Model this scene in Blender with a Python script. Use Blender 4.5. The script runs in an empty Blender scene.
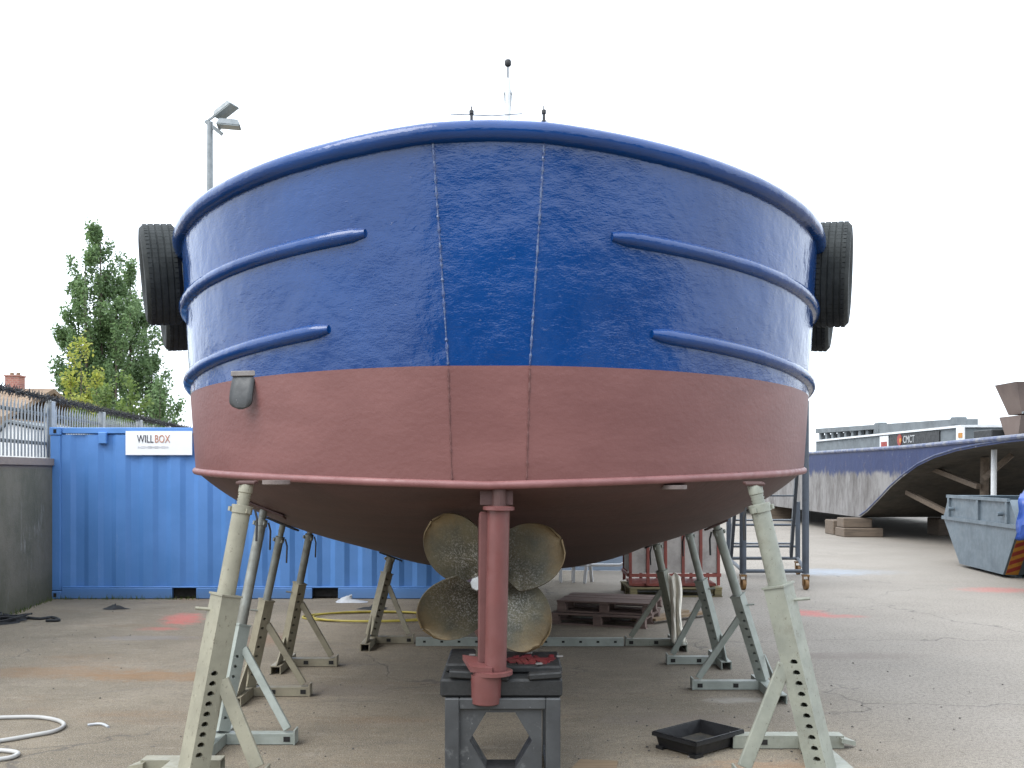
import bpy, bmesh, math, random
from mathutils import Vector, Matrix, Quaternion
R = math.radians
random.seed(7)
S = bpy.context.scene
COL = S.collection
V = Vector

# ------------------------------------------------------------------ camera, sky, sun, exposure
CAMZ = 1.9
cam_d = bpy.data.cameras.new('camera'); cam = bpy.data.objects.new('camera', cam_d); COL.objects.link(cam)
cam.location = (0, 0, CAMZ); cam.rotation_euler = (R(90), 0, 0)
cam_d.sensor_width = 36; cam_d.lens = 36 * 1000 / 1024; cam_d.shift_y = 88 / 1024
cam_d.clip_start = 0.05; cam_d.clip_end = 2000
S.camera = cam
W = bpy.data.worlds.new('World'); S.world = W; W.use_nodes = True
SUN_DIR = V((-0.60, -0.40, 0.85)).normalized()
nt = W.node_tree; bg = nt.nodes['Background']
sky = nt.nodes.new('ShaderNodeTexSky'); sky.sky_type = 'NISHITA'; sky.sun_disc = False
sky.sun_elevation = math.asin(SUN_DIR.z); sky.sun_rotation = math.atan2(SUN_DIR.x, SUN_DIR.y)
mx = nt.nodes.new('ShaderNodeMix'); mx.data_type = 'RGBA'
mx.inputs[0].default_value = 0.86                       # thin bright overcast veil over the blue
tc = nt.nodes.new('ShaderNodeTexCoord'); sx = nt.nodes.new('ShaderNodeSeparateXYZ'); nt.links.new(tc.outputs['Generated'], sx.inputs[0])
mr = nt.nodes.new('ShaderNodeMapRange'); nt.links.new(sx.outputs[2], mr.inputs[0])
for i_, v_ in zip((1, 2, 3, 4), (0, 1, .88, 1.55)): mr.inputs[i_].default_value = v_
vm = nt.nodes.new('ShaderNodeVectorMath'); vm.operation = 'SCALE'; vm.inputs[0].default_value = (12.6, 13.7, 15.0); nt.links.new(mr.outputs[0], vm.inputs[3])
nt.links.new(sky.outputs[0], mx.inputs[6]); nt.links.new(vm.outputs[0], mx.inputs[7])
nt.links.new(mx.outputs[2], bg.inputs[0]); bg.inputs[1].default_value = 0.085
sl = bpy.data.lights.new('sun', 'SUN'); sl.energy = 1.3; sl.angle = R(40); sl.color = (1, .97, .92)
so = bpy.data.objects.new('sun', sl); COL.objects.link(so); so.rotation_euler = (-SUN_DIR).to_track_quat('-Z', 'Y').to_euler()
S.view_settings.view_transform = 'Standard'; S.view_settings.look = 'None'
S.view_settings.exposure = 0.95; S.view_settings.gamma = 1.0; S.view_settings.use_curve_mapping = False

def at(px, py, Y):                                       # survey: picture direction at distance Y -> place
    return V(((px - 512) / 1000 * Y, Y, CAMZ - (py - 472) / 1000 * Y))
def gnd(px, py):
    Y = CAMZ * 1000 / (py - 472); return V(((px - 512) / 1000 * Y, Y, 0))

# ------------------------------------------------------------------ materials
def lin(r, g, b):
    f = lambda c: (c / 255 / 12.92) if c / 255 <= .04045 else ((c / 255 + .055) / 1.055) ** 2.4
    return (f(r), f(g), f(b))
class NT:
    def __init__(s, name):
        s.m = bpy.data.materials.new(name); s.m.use_nodes = True; s.t = s.m.node_tree; s.n = s.t.nodes
        s.p = s.n['Principled BSDF']
        s.co = s.n.new('ShaderNodeTexCoord').outputs['Object']
    def set(s, **k):
        for a, v in k.items(): s.p.inputs[a.replace('_', ' ')].default_value = v
    def ln(s, a, b): s.t.links.new(a, b)
    def map(s, scale, rot=(0, 0, 0), loc=(0, 0, 0)):
        m = s.n.new('ShaderNodeMapping'); s.ln(s.co, m.inputs[0]); m.inputs['Scale'].default_value = scale
        m.inputs['Rotation'].default_value = rot; m.inputs['Location'].default_value = loc
        return m.outputs[0]
    def noise(s, scale, detail=4, rough=.55, vec=None, dist=0):
        q = s.n.new('ShaderNodeTexNoise'); s.ln(vec or s.co, q.inputs['Vector']); q.inputs['Scale'].default_value = scale
        q.inputs['Detail'].default_value = detail; q.inputs['Roughness'].default_value = rough; q.inputs['Distortion'].default_value = dist
        return q.outputs['Fac']
    def ramp(s, fac, a, b, va=0, vb=1):
        q = s.n.new('ShaderNodeMapRange'); s.ln(fac, q.inputs[0]); q.interpolation_type = 'SMOOTHSTEP'
        for i, v in zip((1, 2, 3, 4), (a, b, va, vb)): q.inputs[i].default_value = v
        return q.outputs[0]
    def math(s, op, a, b=None, c=None):
        q = s.n.new('ShaderNodeMath'); q.operation = op
        for i, v in enumerate((a, b, c)):
            if v is None: continue
            if isinstance(v, (int, float)): q.inputs[i].default_value = v
            else: s.ln(v, q.inputs[i])
        return q.outputs[0]
    def mix(s, fac, a, b):
        q = s.n.new('ShaderNodeMix'); q.data_type = 'RGBA'
        for i, v in ((0, fac), (6, a), (7, b)):
            if isinstance(v, (int, float)): q.inputs[i].default_value = v
            elif isinstance(v, (tuple, list)): q.inputs[i].default_value = (*v[:3], 1)
            else: s.ln(v, q.inputs[i])
        return q.outputs[2]
    def xyz(s):
        q = s.n.new('ShaderNodeSeparateXYZ'); s.ln(s.co, q.inputs[0]); return q.outputs
    def col(s, c):
        if isinstance(c, (tuple, list)): s.p.inputs['Base Color'].default_value = (*c[:3], 1)
        else: s.ln(c, s.p.inputs['Base Color'])
    def rough(s, f): s.ln(f, s.p.inputs['Roughness'])
    def bump(s, h, strength, dist=.01):
        q = s.n.new('ShaderNodeBump'); s.ln(h, q.inputs['Height']); q.inputs['Strength'].default_value = strength
        q.inputs['Distance'].default_value = dist; s.ln(q.outputs[0], s.p.inputs['Normal'])

def paint(name, c, c2=None, scale=6, rough=.5, wear=None, wear_amt=.6, bump=.15, metal=0, spec=.5, k=.6):
    """worn paint: base colour broken up by a second tone, and by wear patches"""
    c2 = c2 or tuple(x * .72 for x in c); c = tuple(x * k for x in c); c2 = tuple(x * k for x in c2); wear = wear and tuple(x * k for x in wear)
    m = NT(name)
    q = m.mix(m.ramp(m.noise(scale, 6, .6), .35, .7), c, c2)
    if wear:
        q = m.mix(m.ramp(m.noise(scale * 1.3, 8, .75), wear_amt - .04, wear_amt + .12, 0, .55), q, tuple(.5 * (a_ + b_) for a_, b_ in zip(c, wear)))   # grime film
        q = m.mix(m.ramp(m.noise(scale * 7, 8, .8, m.map((1.3, 1.3, .6))), wear_amt + .03, wear_amt + .07, 0, .9), q, wear)                      # chips through to metal
        q = m.mix(m.ramp(m.noise(scale * 5, 8, .8, m.map((1.6, 1.6, .35), loc=(7, 3, 1))), wear_amt + .06, wear_amt + .11, 0, .6), q, tuple(min(.62, x * 1.55) for x in c))
    m.col(q); m.set(Metallic=metal); m.p.inputs['Specular IOR Level'].default_value = spec
    m.rough(m.ramp(m.noise(scale * 3, 3), .3, .7, rough - .1, rough + .12))
    if bump: m.bump(m.noise(scale * 8, 5), bump, .004)
    return m.m

def hull_blue():
    m = NT('blue_gloss_paint')
    big = m.noise(2.6, 3, .5); med = m.noise(15, 3, .6, m.map((1, 1, 2.3)), .6); fine = m.noise(48, 2, .55, m.map((1, 1, 2.4)), .3)
    k = m.mix(m.ramp(m.noise(1.1, 5), .35, .7), (.0024, .036, .156), (.0032, .045, .188))
    k = m.mix(m.ramp(m.noise(9, 8, .75), .67, .76, 0, .5), k, (.06, .12, .26))
    m.col(k); m.set(Roughness=.10); m.p.inputs['Specular IOR Level'].default_value = .55
    amp = m.ramp(m.noise(1.6, 4, .6), .38, .68, .50, 1)
    pit = m.ramp(m.noise(11, 5, .7, m.map((1, 1, 1.8))), .66, .76)
    h = m.math('ADD', m.math('MULTIPLY', big, 3.0), m.math('MULTIPLY', m.math('ADD', m.math('MULTIPLY', med, .42), m.math('MULTIPLY', fine, .19)), amp))
    h = m.math('ADD', h, m.math('MULTIPLY', pit, .30))
    m.bump(h, .42, .016)
    return m.m
def hull_red():
    m = NT('red_antifouling')
    k = m.mix(m.ramp(m.noise(1.4, 6, .6, m.map((1, 1, 3))), .35, .7), (.150, .058, .053), (.180, .074, .068))
    k = m.mix(m.ramp(m.noise(40, 4), .6, .8, 0, .25), k, (.22, .11, .10))
    m.col(k); m.set(Roughness=.45); m.bump(m.noise(22, 4, .5, m.map((1, 1, 1.4))), .22, .01)
    return m.m
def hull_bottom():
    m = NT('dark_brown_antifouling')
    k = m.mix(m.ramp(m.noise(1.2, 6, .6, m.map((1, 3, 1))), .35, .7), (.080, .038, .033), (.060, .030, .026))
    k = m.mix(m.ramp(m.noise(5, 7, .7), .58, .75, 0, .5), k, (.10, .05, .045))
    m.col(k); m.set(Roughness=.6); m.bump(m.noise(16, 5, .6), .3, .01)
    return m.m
def concrete_ground():
    m = NT('yard_concrete')
    x, y, z = m.xyz()
    n1 = m.noise(.55, 6, .62); n2 = m.noise(.28, 5, .6, m.map((.55, 1.6, 1))); n3 = m.noise(120, 3, .7); n4 = m.noise(30, 5, .75); n5 = m.noise(9, 6, .7, m.map((.7, 1.3, 1)))
    k = m.mix(m.ramp(n1, .35, .68), (.215, .175, .122), (.140, .114, .080))
    k = m.mix(m.ramp(n2, .52, .74, 0, .6), k, (.265, .228, .178))
    st = m.noise(.75, 6, .65, m.map((.5, 1.7, 1), (0, 0, .15), (3, 8, 0)))
    k = m.mix(m.ramp(st, .55, .72, 0, .55), k, (.175, .098, .045))          # rusty water stains
    dk = m.noise(1.1, 7, .7, m.map((.6, 1.9, 1), (0, 0, -.2), (11, 2, 0)))
    k = m.mix(m.ramp(dk, .58, .72, 0, .6), k, (.095, .085, .078))           # oil and tyre dirt
    n6 = m.noise(2.4, 8, .75, m.map((.55, 1.5, 1), (0, 0, .25), (5, 1, 0)))
    k = m.mix(m.ramp(n6, .52, .62, 0, .38), k, (.12, .095, .066))
    k = m.mix(m.ramp(n6, .44, .34, 0, .4), k, (.30, .262, .21))
    k = m.mix(m.ramp(n5, .50, .70, 0, .5), k, (.10, .084, .062))
    k = m.mix(m.ramp(n5, .46, .30, 0, .35), k, (.30, .265, .215))
    farg = m.ramp(m.math('ADD', x, m.math('MULTIPLY', y, .12)), 2.2, 4.6)
    k = m.mix(m.math('MULTIPLY', farg, .68), k, (.265, .243, .222))         # cleaner slab to the right
    k = m.mix(m.ramp(n4, .46, .62, 0, .6), k, (.085, .073, .058))
    k = m.mix(m.ramp(n3, .50, .66, 0, .7), k, (.42, .375, .31))            # exposed aggregate
    k = m.mix(m.ramp(n3, .47, .34, 0, .75), k, (.06, .054, .046))
    wob = m.math('MULTIPLY', m.math('SUBTRACT', m.noise(7, 9, .8, m.map((.7, 1.4, 1))), .5), 5.0)
    def mark(k, c, px, py, rx, ry, amt=.7, rot=0):
        p = gnd(px, py); ca, sa = math.cos(rot), math.sin(rot)
        dx = m.math('SUBTRACT', x, p.x); dy = m.math('SUBTRACT', y, p.y)
        u = m.math('ADD', m.math('MULTIPLY', dx, ca / rx), m.math('MULTIPLY', dy, sa / rx))
        v = m.math('ADD', m.math('MULTIPLY', dx, -sa / ry), m.math('MULTIPLY', dy, ca / ry))
        d = m.math('ADD', m.math('ADD', m.math('MULTIPLY', u, u), m.math('MULTIPLY', v, v)), wob)
        return m.mix(m.ramp(d, 1.15, -.1, 0, amt), k, c)
    red = (.50, .10, .09)
    k = mark(k, red, 182, 619, .28, .65, .6, .25); k = mark(k, red, 160, 629, .30, .16, .35)
    k = mark(k, red, 808, 613, .32, .36, .55, -.6); k = mark(k, red, 836, 616, .45, .20, .35)
    k = mark(k, red, 1000, 590, .75, .45, .40); k = mark(k, (.25, .30, .37), 822, 572, 1.0, .8, .55)
    k = mark(k, (.24, .26, .28), 862, 572, .9, .6, .4)
    k = mark(k, (.16, .15, .15), 150, 638, .7, .2, .55); k = mark(k, (.17, .14, .12), 850, 656, .85, .24, .6)
    k = mark(k, (.22, .115, .045), 160, 676, .9, .3, .6); k = mark(k, (.21, .12, .06), 60, 672, 1.0, .35, .5)
    k = mark(k, (.17, .14, .12), 680, 720, .8, .25, .45); k = mark(k, (.18, .15, .13), 330, 690, .7, .3, .35)
    k = mark(k, (.12, .11, .10), 125, 690, .5, .025, .5, .55)
    k = mark(k, (.20, .10, .05), 268, 640, .35, .5, .45); k = mark(k, (.32, .17, .08), 780, 770, .6, .25, .4)
    k = mark(k, (.36, .34, .31), 735, 700, .35, .12, .5)
    vor = m.n.new('ShaderNodeTexVoronoi'); vor.feature = 'DISTANCE_TO_EDGE'; vor.inputs['Scale'].default_value = .32
    wv = m.n.new('ShaderNodeVectorMath'); wv.operation = 'ADD'
    nz = m.n.new('ShaderNodeTexNoise'); nz.inputs['Scale'].default_value = 1.3; nz.inputs['Detail'].default_value = 6; m.ln(m.co, nz.inputs['Vector'])
    m.ln(m.co, wv.inputs[0]); m.ln(nz.outputs['Color'], wv.inputs[1]); m.ln(wv.outputs[0], vor.inputs['Vector'])
    ck = m.math('MULTIPLY', m.ramp(vor.outputs['Distance'], .006, .001), m.ramp(m.noise(.4, 2), .45, .6, 0, .7))
    k = m.mix(ck, k, (.09, .08, .07))
    m.col(k); m.rough(m.ramp(n1, .3, .7, .72, .95)); m.p.inputs['Specular IOR Level'].default_value = .3
    m.bump(m.math('ADD', m.math('MULTIPLY', n3, .5), m.math('ADD', n4, m.math('MULTIPLY', ck, -1.5))), .5, .008)
    return m.m
def wall_concrete():
    m = NT('mossy_concrete'); x, y, z = m.xyz()
    k = m.mix(m.ramp(m.noise(1.2, 8, .7), .35, .7), (.17, .158, .125), (.10, .10, .072))
    k = m.mix(m.ramp(m.noise(2.5, 8, .75, m.map((1, 1, .25))), .58, .7, 0, .7), k, (.30, .295, .27))
    k = m.mix(m.ramp(z, .5, 0, 0, .5), k, (.06, .065, .03))
    k = m.mix(m.ramp(z, 1.93, 2.0), k, (.24, .20, .18))
    m.col(k); m.set(Roughness=.9); m.bump(m.noise(14, 6, .7), .5, .015)
    return m.m
def container_paint():
    m = NT('container_blue'); x, y, z = m.xyz()
    k = m.mix(m.ramp(m.noise(1.6, 6, .6), .35, .7), (.080, .215, .50), (.10, .245, .56))
    k = m.mix(m.ramp(m.noise(3, 8, .75, m.map((1.5, 1, .22))), .60, .75, 0, .45), k, (.13, .27, .56))
    k = m.mix(m.ramp(m.noise(7, 9, .85), .66, .72, 0, .7), k, (.16, .11, .10))
    k = m.mix(m.ramp(m.noise(2.2, 9, .8, m.map((3, 1, .5), loc=(1, 2, 5))), .60, .68, 0, .4), k, (.20, .32, .55))
    k = m.mix(m.ramp(m.noise(30, 6, .8, m.map((1, 1, .15))), .68, .74, 0, .5), k, (.10, .10, .12))
    k = m.mix(m.ramp(z, .22, .05, 0, .35), k, (.10, .13, .18))
    m.col(k); m.set(Roughness=.45); m.bump(m.noise(5, 4), .2, .02)
    return m.m
def barge_paint():
    m = NT('worn_barge_paint'); x, y, z = m.xyz()
    streak = m.noise(1.3, 9, .8, m.map((1, 1.2, .22)))
    edge = m.math('ADD', z, m.math('MULTIPLY', m.math('SUBTRACT', m.noise(2.2, 8, .75, m.map((1, 1, .5))), .5), .9))
    blue = m.mix(m.ramp(streak, .35, .7), (.0035, .013, .070), (.008, .023, .095))
    blue = m.mix(m.ramp(streak, .60, .74, 0, .6), blue, (.13, .10, .09))
    low = m.mix(m.ramp(m.noise(1.4, 9, .8, m.map((1, 1.0, .35))), .38, .66), (.215, .205, .20), (.075, .065, .06))
    k = m.mix(m.ramp(edge, 1.22, 1.42), low, blue)
    k = m.mix(m.ramp(m.noise(1.7, 8, .8, m.map((1, 2.4, .12), (0, 0, 0), (4, 4, 4))), .62, .70, 0, .8), k, (.55, .53, .50))
    k = m.mix(m.ramp(m.noise(5, 9, .8, m.map((1, 1, .5), loc=(2, 9, 4))), .58, .66, 0, .7), k, (.10, .065, .045))
    k = m.mix(m.ramp(m.noise(9, 9, .8), .60, .66, 0, .5), k, (.26, .26, .27))
    m.col(k); m.set(Roughness=.6); m.bump(m.noise(4, 5), .3, .03)
    return m.m
def bronze():
    m = NT('worn_bronze')
    g = m.n.new('ShaderNodeVectorMath'); g.operation = 'LENGTH'
    mp = m.map((1, 0, 1), loc=(.045, 0, -1.19)); m.ln(mp, g.inputs[0])
    rad = g.outputs['Value']
    sp = m.noise(85, 5, .85)
    k = m.mix(m.ramp(m.noise(6, 6, .65), .3, .7), (.135, .115, .070), (.080, .078, .058))
    k = m.mix(m.ramp(m.math('ADD', rad, m.math('MULTIPLY', m.math('SUBTRACT', m.noise(7, 5, .7), .5), .22)), .38, .56, 0, .7), k, (.22, .145, .065))
    inner = m.math('MULTIPLY', m.ramp(rad, .48, .16), m.ramp(m.noise(5, 4, .6), .3, .6))
    k = m.mix(m.math('MULTIPLY', m.ramp(sp, .50, .60), m.math('ADD', m.math('MULTIPLY', inner, .85), .04)), k, (.45, .43, .40))
    k = m.mix(m.math('MULTIPLY', m.ramp(sp, .46, .38), m.math('MULTIPLY', inner, .7)), k, (.05, .05, .045))
    m.col(k); m.set(Metallic=.55, Roughness=.48); m.bump(m.math('ADD', m.noise(60, 4, .7), m.math('MULTIPLY', m.noise(9, 2), 2)), .35, .006)
    return m.m
def wood(name, c, c2, axis=0):
    c = tuple(x * .7 for x in c); c2 = tuple(x * .7 for x in c2)
    m = NT(name); sc = [14, 14, 14]; sc[axis] = 1.2
    k = m.mix(m.ramp(m.noise(1.5, 8, .7, m.map(sc)), .35, .68), c, c2)
    k = m.mix(m.ramp(m.noise(3, 5), .55, .75, 0, .5), k, tuple(q * .45 for q in c))
    m.col(k); m.set(Roughness=.85); m.bump(m.noise(2, 6, .7, m.map(sc)), .4, .006)
    return m.m
def rubber():
    m = NT('tyre_rubber')
    k = m.mix(m.ramp(m.noise(5, 7, .7), .35, .7), (.024, .027, .027), (.046, .050, .050))
    m.col(k); m.set(Roughness=.8); m.p.inputs['Specular IOR Level'].default_value = .2; m.bump(m.noise(90, 2), .2, .003)
    return m.m
def leafmat(name, a, b):
    m = NT(name)
    oi = m.n.new('ShaderNodeNewGeometry').outputs['Random Per Island']
    k = m.mix(oi, a, b); m.col(k); m.set(Roughness=.55)
    m.p.inputs['Subsurface Weight'].default_value = 0
    tr = m.n.new('ShaderNodeBsdfTranslucent'); m.ln(k, tr.inputs[0])
    ms = m.n.new('ShaderNodeMixShader'); ms.inputs[0].default_value = .52
    m.ln(m.p.outputs[0], ms.inputs[1]); m.ln(tr.outputs[0], ms.inputs[2])
    m.ln(ms.outputs[0], m.n['Material Output'].inputs[0])
    return m.m
def bricks(name, a, b, mortar, sc=4):
    m = NT(name); q = m.n.new('ShaderNodeTexBrick'); q.inputs['Scale'].default_value = sc
    mp = m.map((1, 1, 1), (R(90), 0, 0)); m.ln(mp, q.inputs['Vector'])
    for i, c in (('Color1', a), ('Color2', b), ('Mortar', mortar)): q.inputs[i].default_value = (*c, 1)
    m.col(m.mix(m.ramp(m.noise(3, 5), .4, .8, 0, .4), q.outputs['Color'], (.12, .10, .09))); m.set(Roughness=.9)
    return m.m
def panelmat():
    m = NT('grey_mesh_sheet')
    k = m.mix(m.ramp(m.noise(4, 7, .7), .35, .7), (.42, .385, .355), (.28, .255, .235)); m.col(k); m.set(Roughness=.7); return m.m

M = dict(
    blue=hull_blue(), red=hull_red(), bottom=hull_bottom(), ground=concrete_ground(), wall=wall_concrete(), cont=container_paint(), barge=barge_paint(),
    bronze=bronze(), rubber=rubber(),
    pink=paint('weathered_red_edge', (.36, .155, .15), (.29, .115, .11), 5, .5),
    seam=paint('weld_bead_blue', (.02, .06, .26), (.20, .27, .42), 70, .15),
    rseam=paint('weld_bead_red', (.16, .055, .05), (.24, .10, .09), 40, .5),
    rud=paint('rudder_red', (.205, .070, .064), (.24, .086, .080), 5, .42),
    deck=paint('deck_grey', (.12, .13, .14)),
    zinc=paint('zinc', (.42, .40, .38), (.28, .25, .24), 8, .6),
    galv=paint('galvanised', (.38, .41, .42), (.28, .31, .32), 7, .45, metal=.35),
    pale=paint('galvanised_pale', (.52, .55, .56), (.42, .45, .46), 7, .5, metal=.1),
    cream=paint('cream_stand_paint', (.44, .415, .31), (.34, .32, .24), 5, .5, (.17, .135, .09), .56, .3),
    sage=paint('sage_stand_paint', (.44, .455, .375), (.33, .345, .29), 5, .5, (.17, .14, .10), .56, .3),
    greygreen=paint('grey_green_stand_paint', (.37, .40, .36), (.28, .305, .27), 6, .5, (.15, .12, .09), .60, .3, k=.8),
    tan=paint('dull_tan_stand_paint', (.31, .28, .20), (.24, .21, .15), 6, .55, (.09, .07, .05), .58, .3, k=.85),
    rustgal=paint('dull_tube_metal', (.30, .31, .28), (.20, .195, .165), 9, .5, (.14, .10, .07), .62, .3, .3, k=.8),
    dark=paint('dark_steel', (.045, .045, .048), (.03, .03, .03), 6, .6),
    hole=paint('shadowed_inside', (.03, .028, .025), (.02, .02, .02), 6, .9),
    fgrey=paint('frame_grey_paint', (.085, .089, .092), (.06, .063, .066), 5, .5, (.50, .50, .49), .60, .3),
    black=paint('black_packing', (.02, .021, .021), (.035, .036, .036), 8, .65, (.10, .09, .08), .66, .5, k=.4),
    smear=paint('red_paint_smear', (.30, .03, .04), (.16, .03, .03), 14, .45),
    plastic=paint('black_plastic', (.012, .012, .014), (.02, .02, .023), 6, .45, k=.45),
    white=paint('white_paint', (.78, .79, .80), (.66, .67, .68), 4, .45, k=.85), sign=paint('sign_white', (.82, .82, .82), (.80, .80, .80), 4, .4, k=1), anode=paint('dull_anode', (.30, .24, .22), (.20, .15, .135), 12, .7),
    redframe=paint('red_oxide_frame', (.40, .095, .07), (.30, .08, .06), 6, .6, (.2, .15, .13), .66),
    panel=panelmat(),
    pallet=wood('old_pallet_wood', (.27, .185, .155), (.15, .10, .085)),
    pallet2=wood('yellowed_pallet_wood', (.30, .25, .12), (.16, .13, .07)),
    plank=wood('tan_plank', (.34, .24, .14), (.22, .15, .09)),
    timber=wood('grey_brown_timber', (.22, .165, .12), (.13, .10, .075)),
    scaff=paint('blue_grey_tube', (.135, .165, .21), (.10, .12, .15), 6, .5, (.2, .17, .14), .6, k=.45),
    castor=paint('orange_brown_castor', (.33, .17, .045), (.22, .11, .04), 10, .6),
    orange=paint('yellow_orange_plastic', (.75, .33, .03), (.6, .25, .03), 8, .5),
    skip=paint('skip_grey_paint', (.185, .235, .275), (.135, .175, .21), 3, .5, (.16, .12, .10), .68, .4),
    teal=paint('teal_skip_paint', (.12, .23, .25), (.09, .17, .19), 3, .5),
    chev_y=paint('chevron_orange', (.80, .33, .03), None, 8, .5), chev_r=paint('chevron_red', (.50, .04, .02), None, 8, .5),
    tarp=paint('blue_tarp', (.03, .10, .46), (.02, .07, .34), 4, .4),
    bark=wood('bark', (.13, .10, .075), (.07, .055, .04), 2),
    leaf=leafmat('poplar_leaf', (.075, .135, .05), (.19, .285, .12)),
    leaf2=leafmat('yellow_leaf', (.20, .26, .05), (.46, .46, .09)),
    leaf3=leafmat('shrub_leaf', (.09, .15, .04), (.20, .27, .07)),
    brick=bricks('tan_brick', (.42, .30, .20), (.34, .22, .15), (.40, .36, .31)),
    chim=bricks('red_brick', (.36, .14, .10), (.28, .10, .08), (.35, .3, .26)),
    tile=paint('clay_roof_tile', (.36, .25, .16), (.26, .17, .11), 4, .85),
    hatch=paint('faded_grey_hatch', (.30, .335, .355), (.21, .235, .25), 2, .7, (.34, .32, .29), .62, k=.5),
    rust=paint('rust_brown_steel', (.27, .20, .17), (.17, .125, .11), 1.2, .8, (.38, .33, .30), .66),
    swim=paint('fouled_bottom', (.10, .085, .065), (.055, .05, .04), 2, .85, (.20, .17, .12), .6, .5),
    yhose=paint('yellow_hose', (.62, .50, .09)), whose=paint('white_hose', (.70, .69, .66), (.55, .54, .52)),
    bag=paint('white_plastic_sheet', (.72, .74, .76), (.6, .62, .65), 6, .35),
    rag=paint('cream_cloth', (.70, .66, .57), (.52, .49, .42), 8, .9, k=1.15),
    drag=paint('dark_cloth', (.045, .05, .055), (.03, .03, .035), 9, .9),
    ink=paint('black_lettering', (.06, .05, .07), None, 5, .5), ink2=paint('orange_lettering', (.80, .36, .22), (.75, .34, .24), 5, .5),
    ink3=paint('grey_lettering', (.60, .60, .62), None, 5, .5, k=1), ink4=paint('white_lettering', (.75, .75, .75), None, 5, .5),
    hoard=paint('blue_grey_hoarding', (.26, .33, .42), (.30, .36, .44), 2, .6, k=.85), lens=paint('lamp_glass', (.42, .47, .47), (.36, .41, .41), 3, .15),
    spike=paint('black_spike', (.02, .02, .022), None, 6, .5), hangar=paint('dark_cladding', (.07, .075, .08), (.05, .055, .06), 1, .7),
    grass=leafmat('weed', (.08, .12, .03), (.15, .18, .05)),
)

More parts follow.
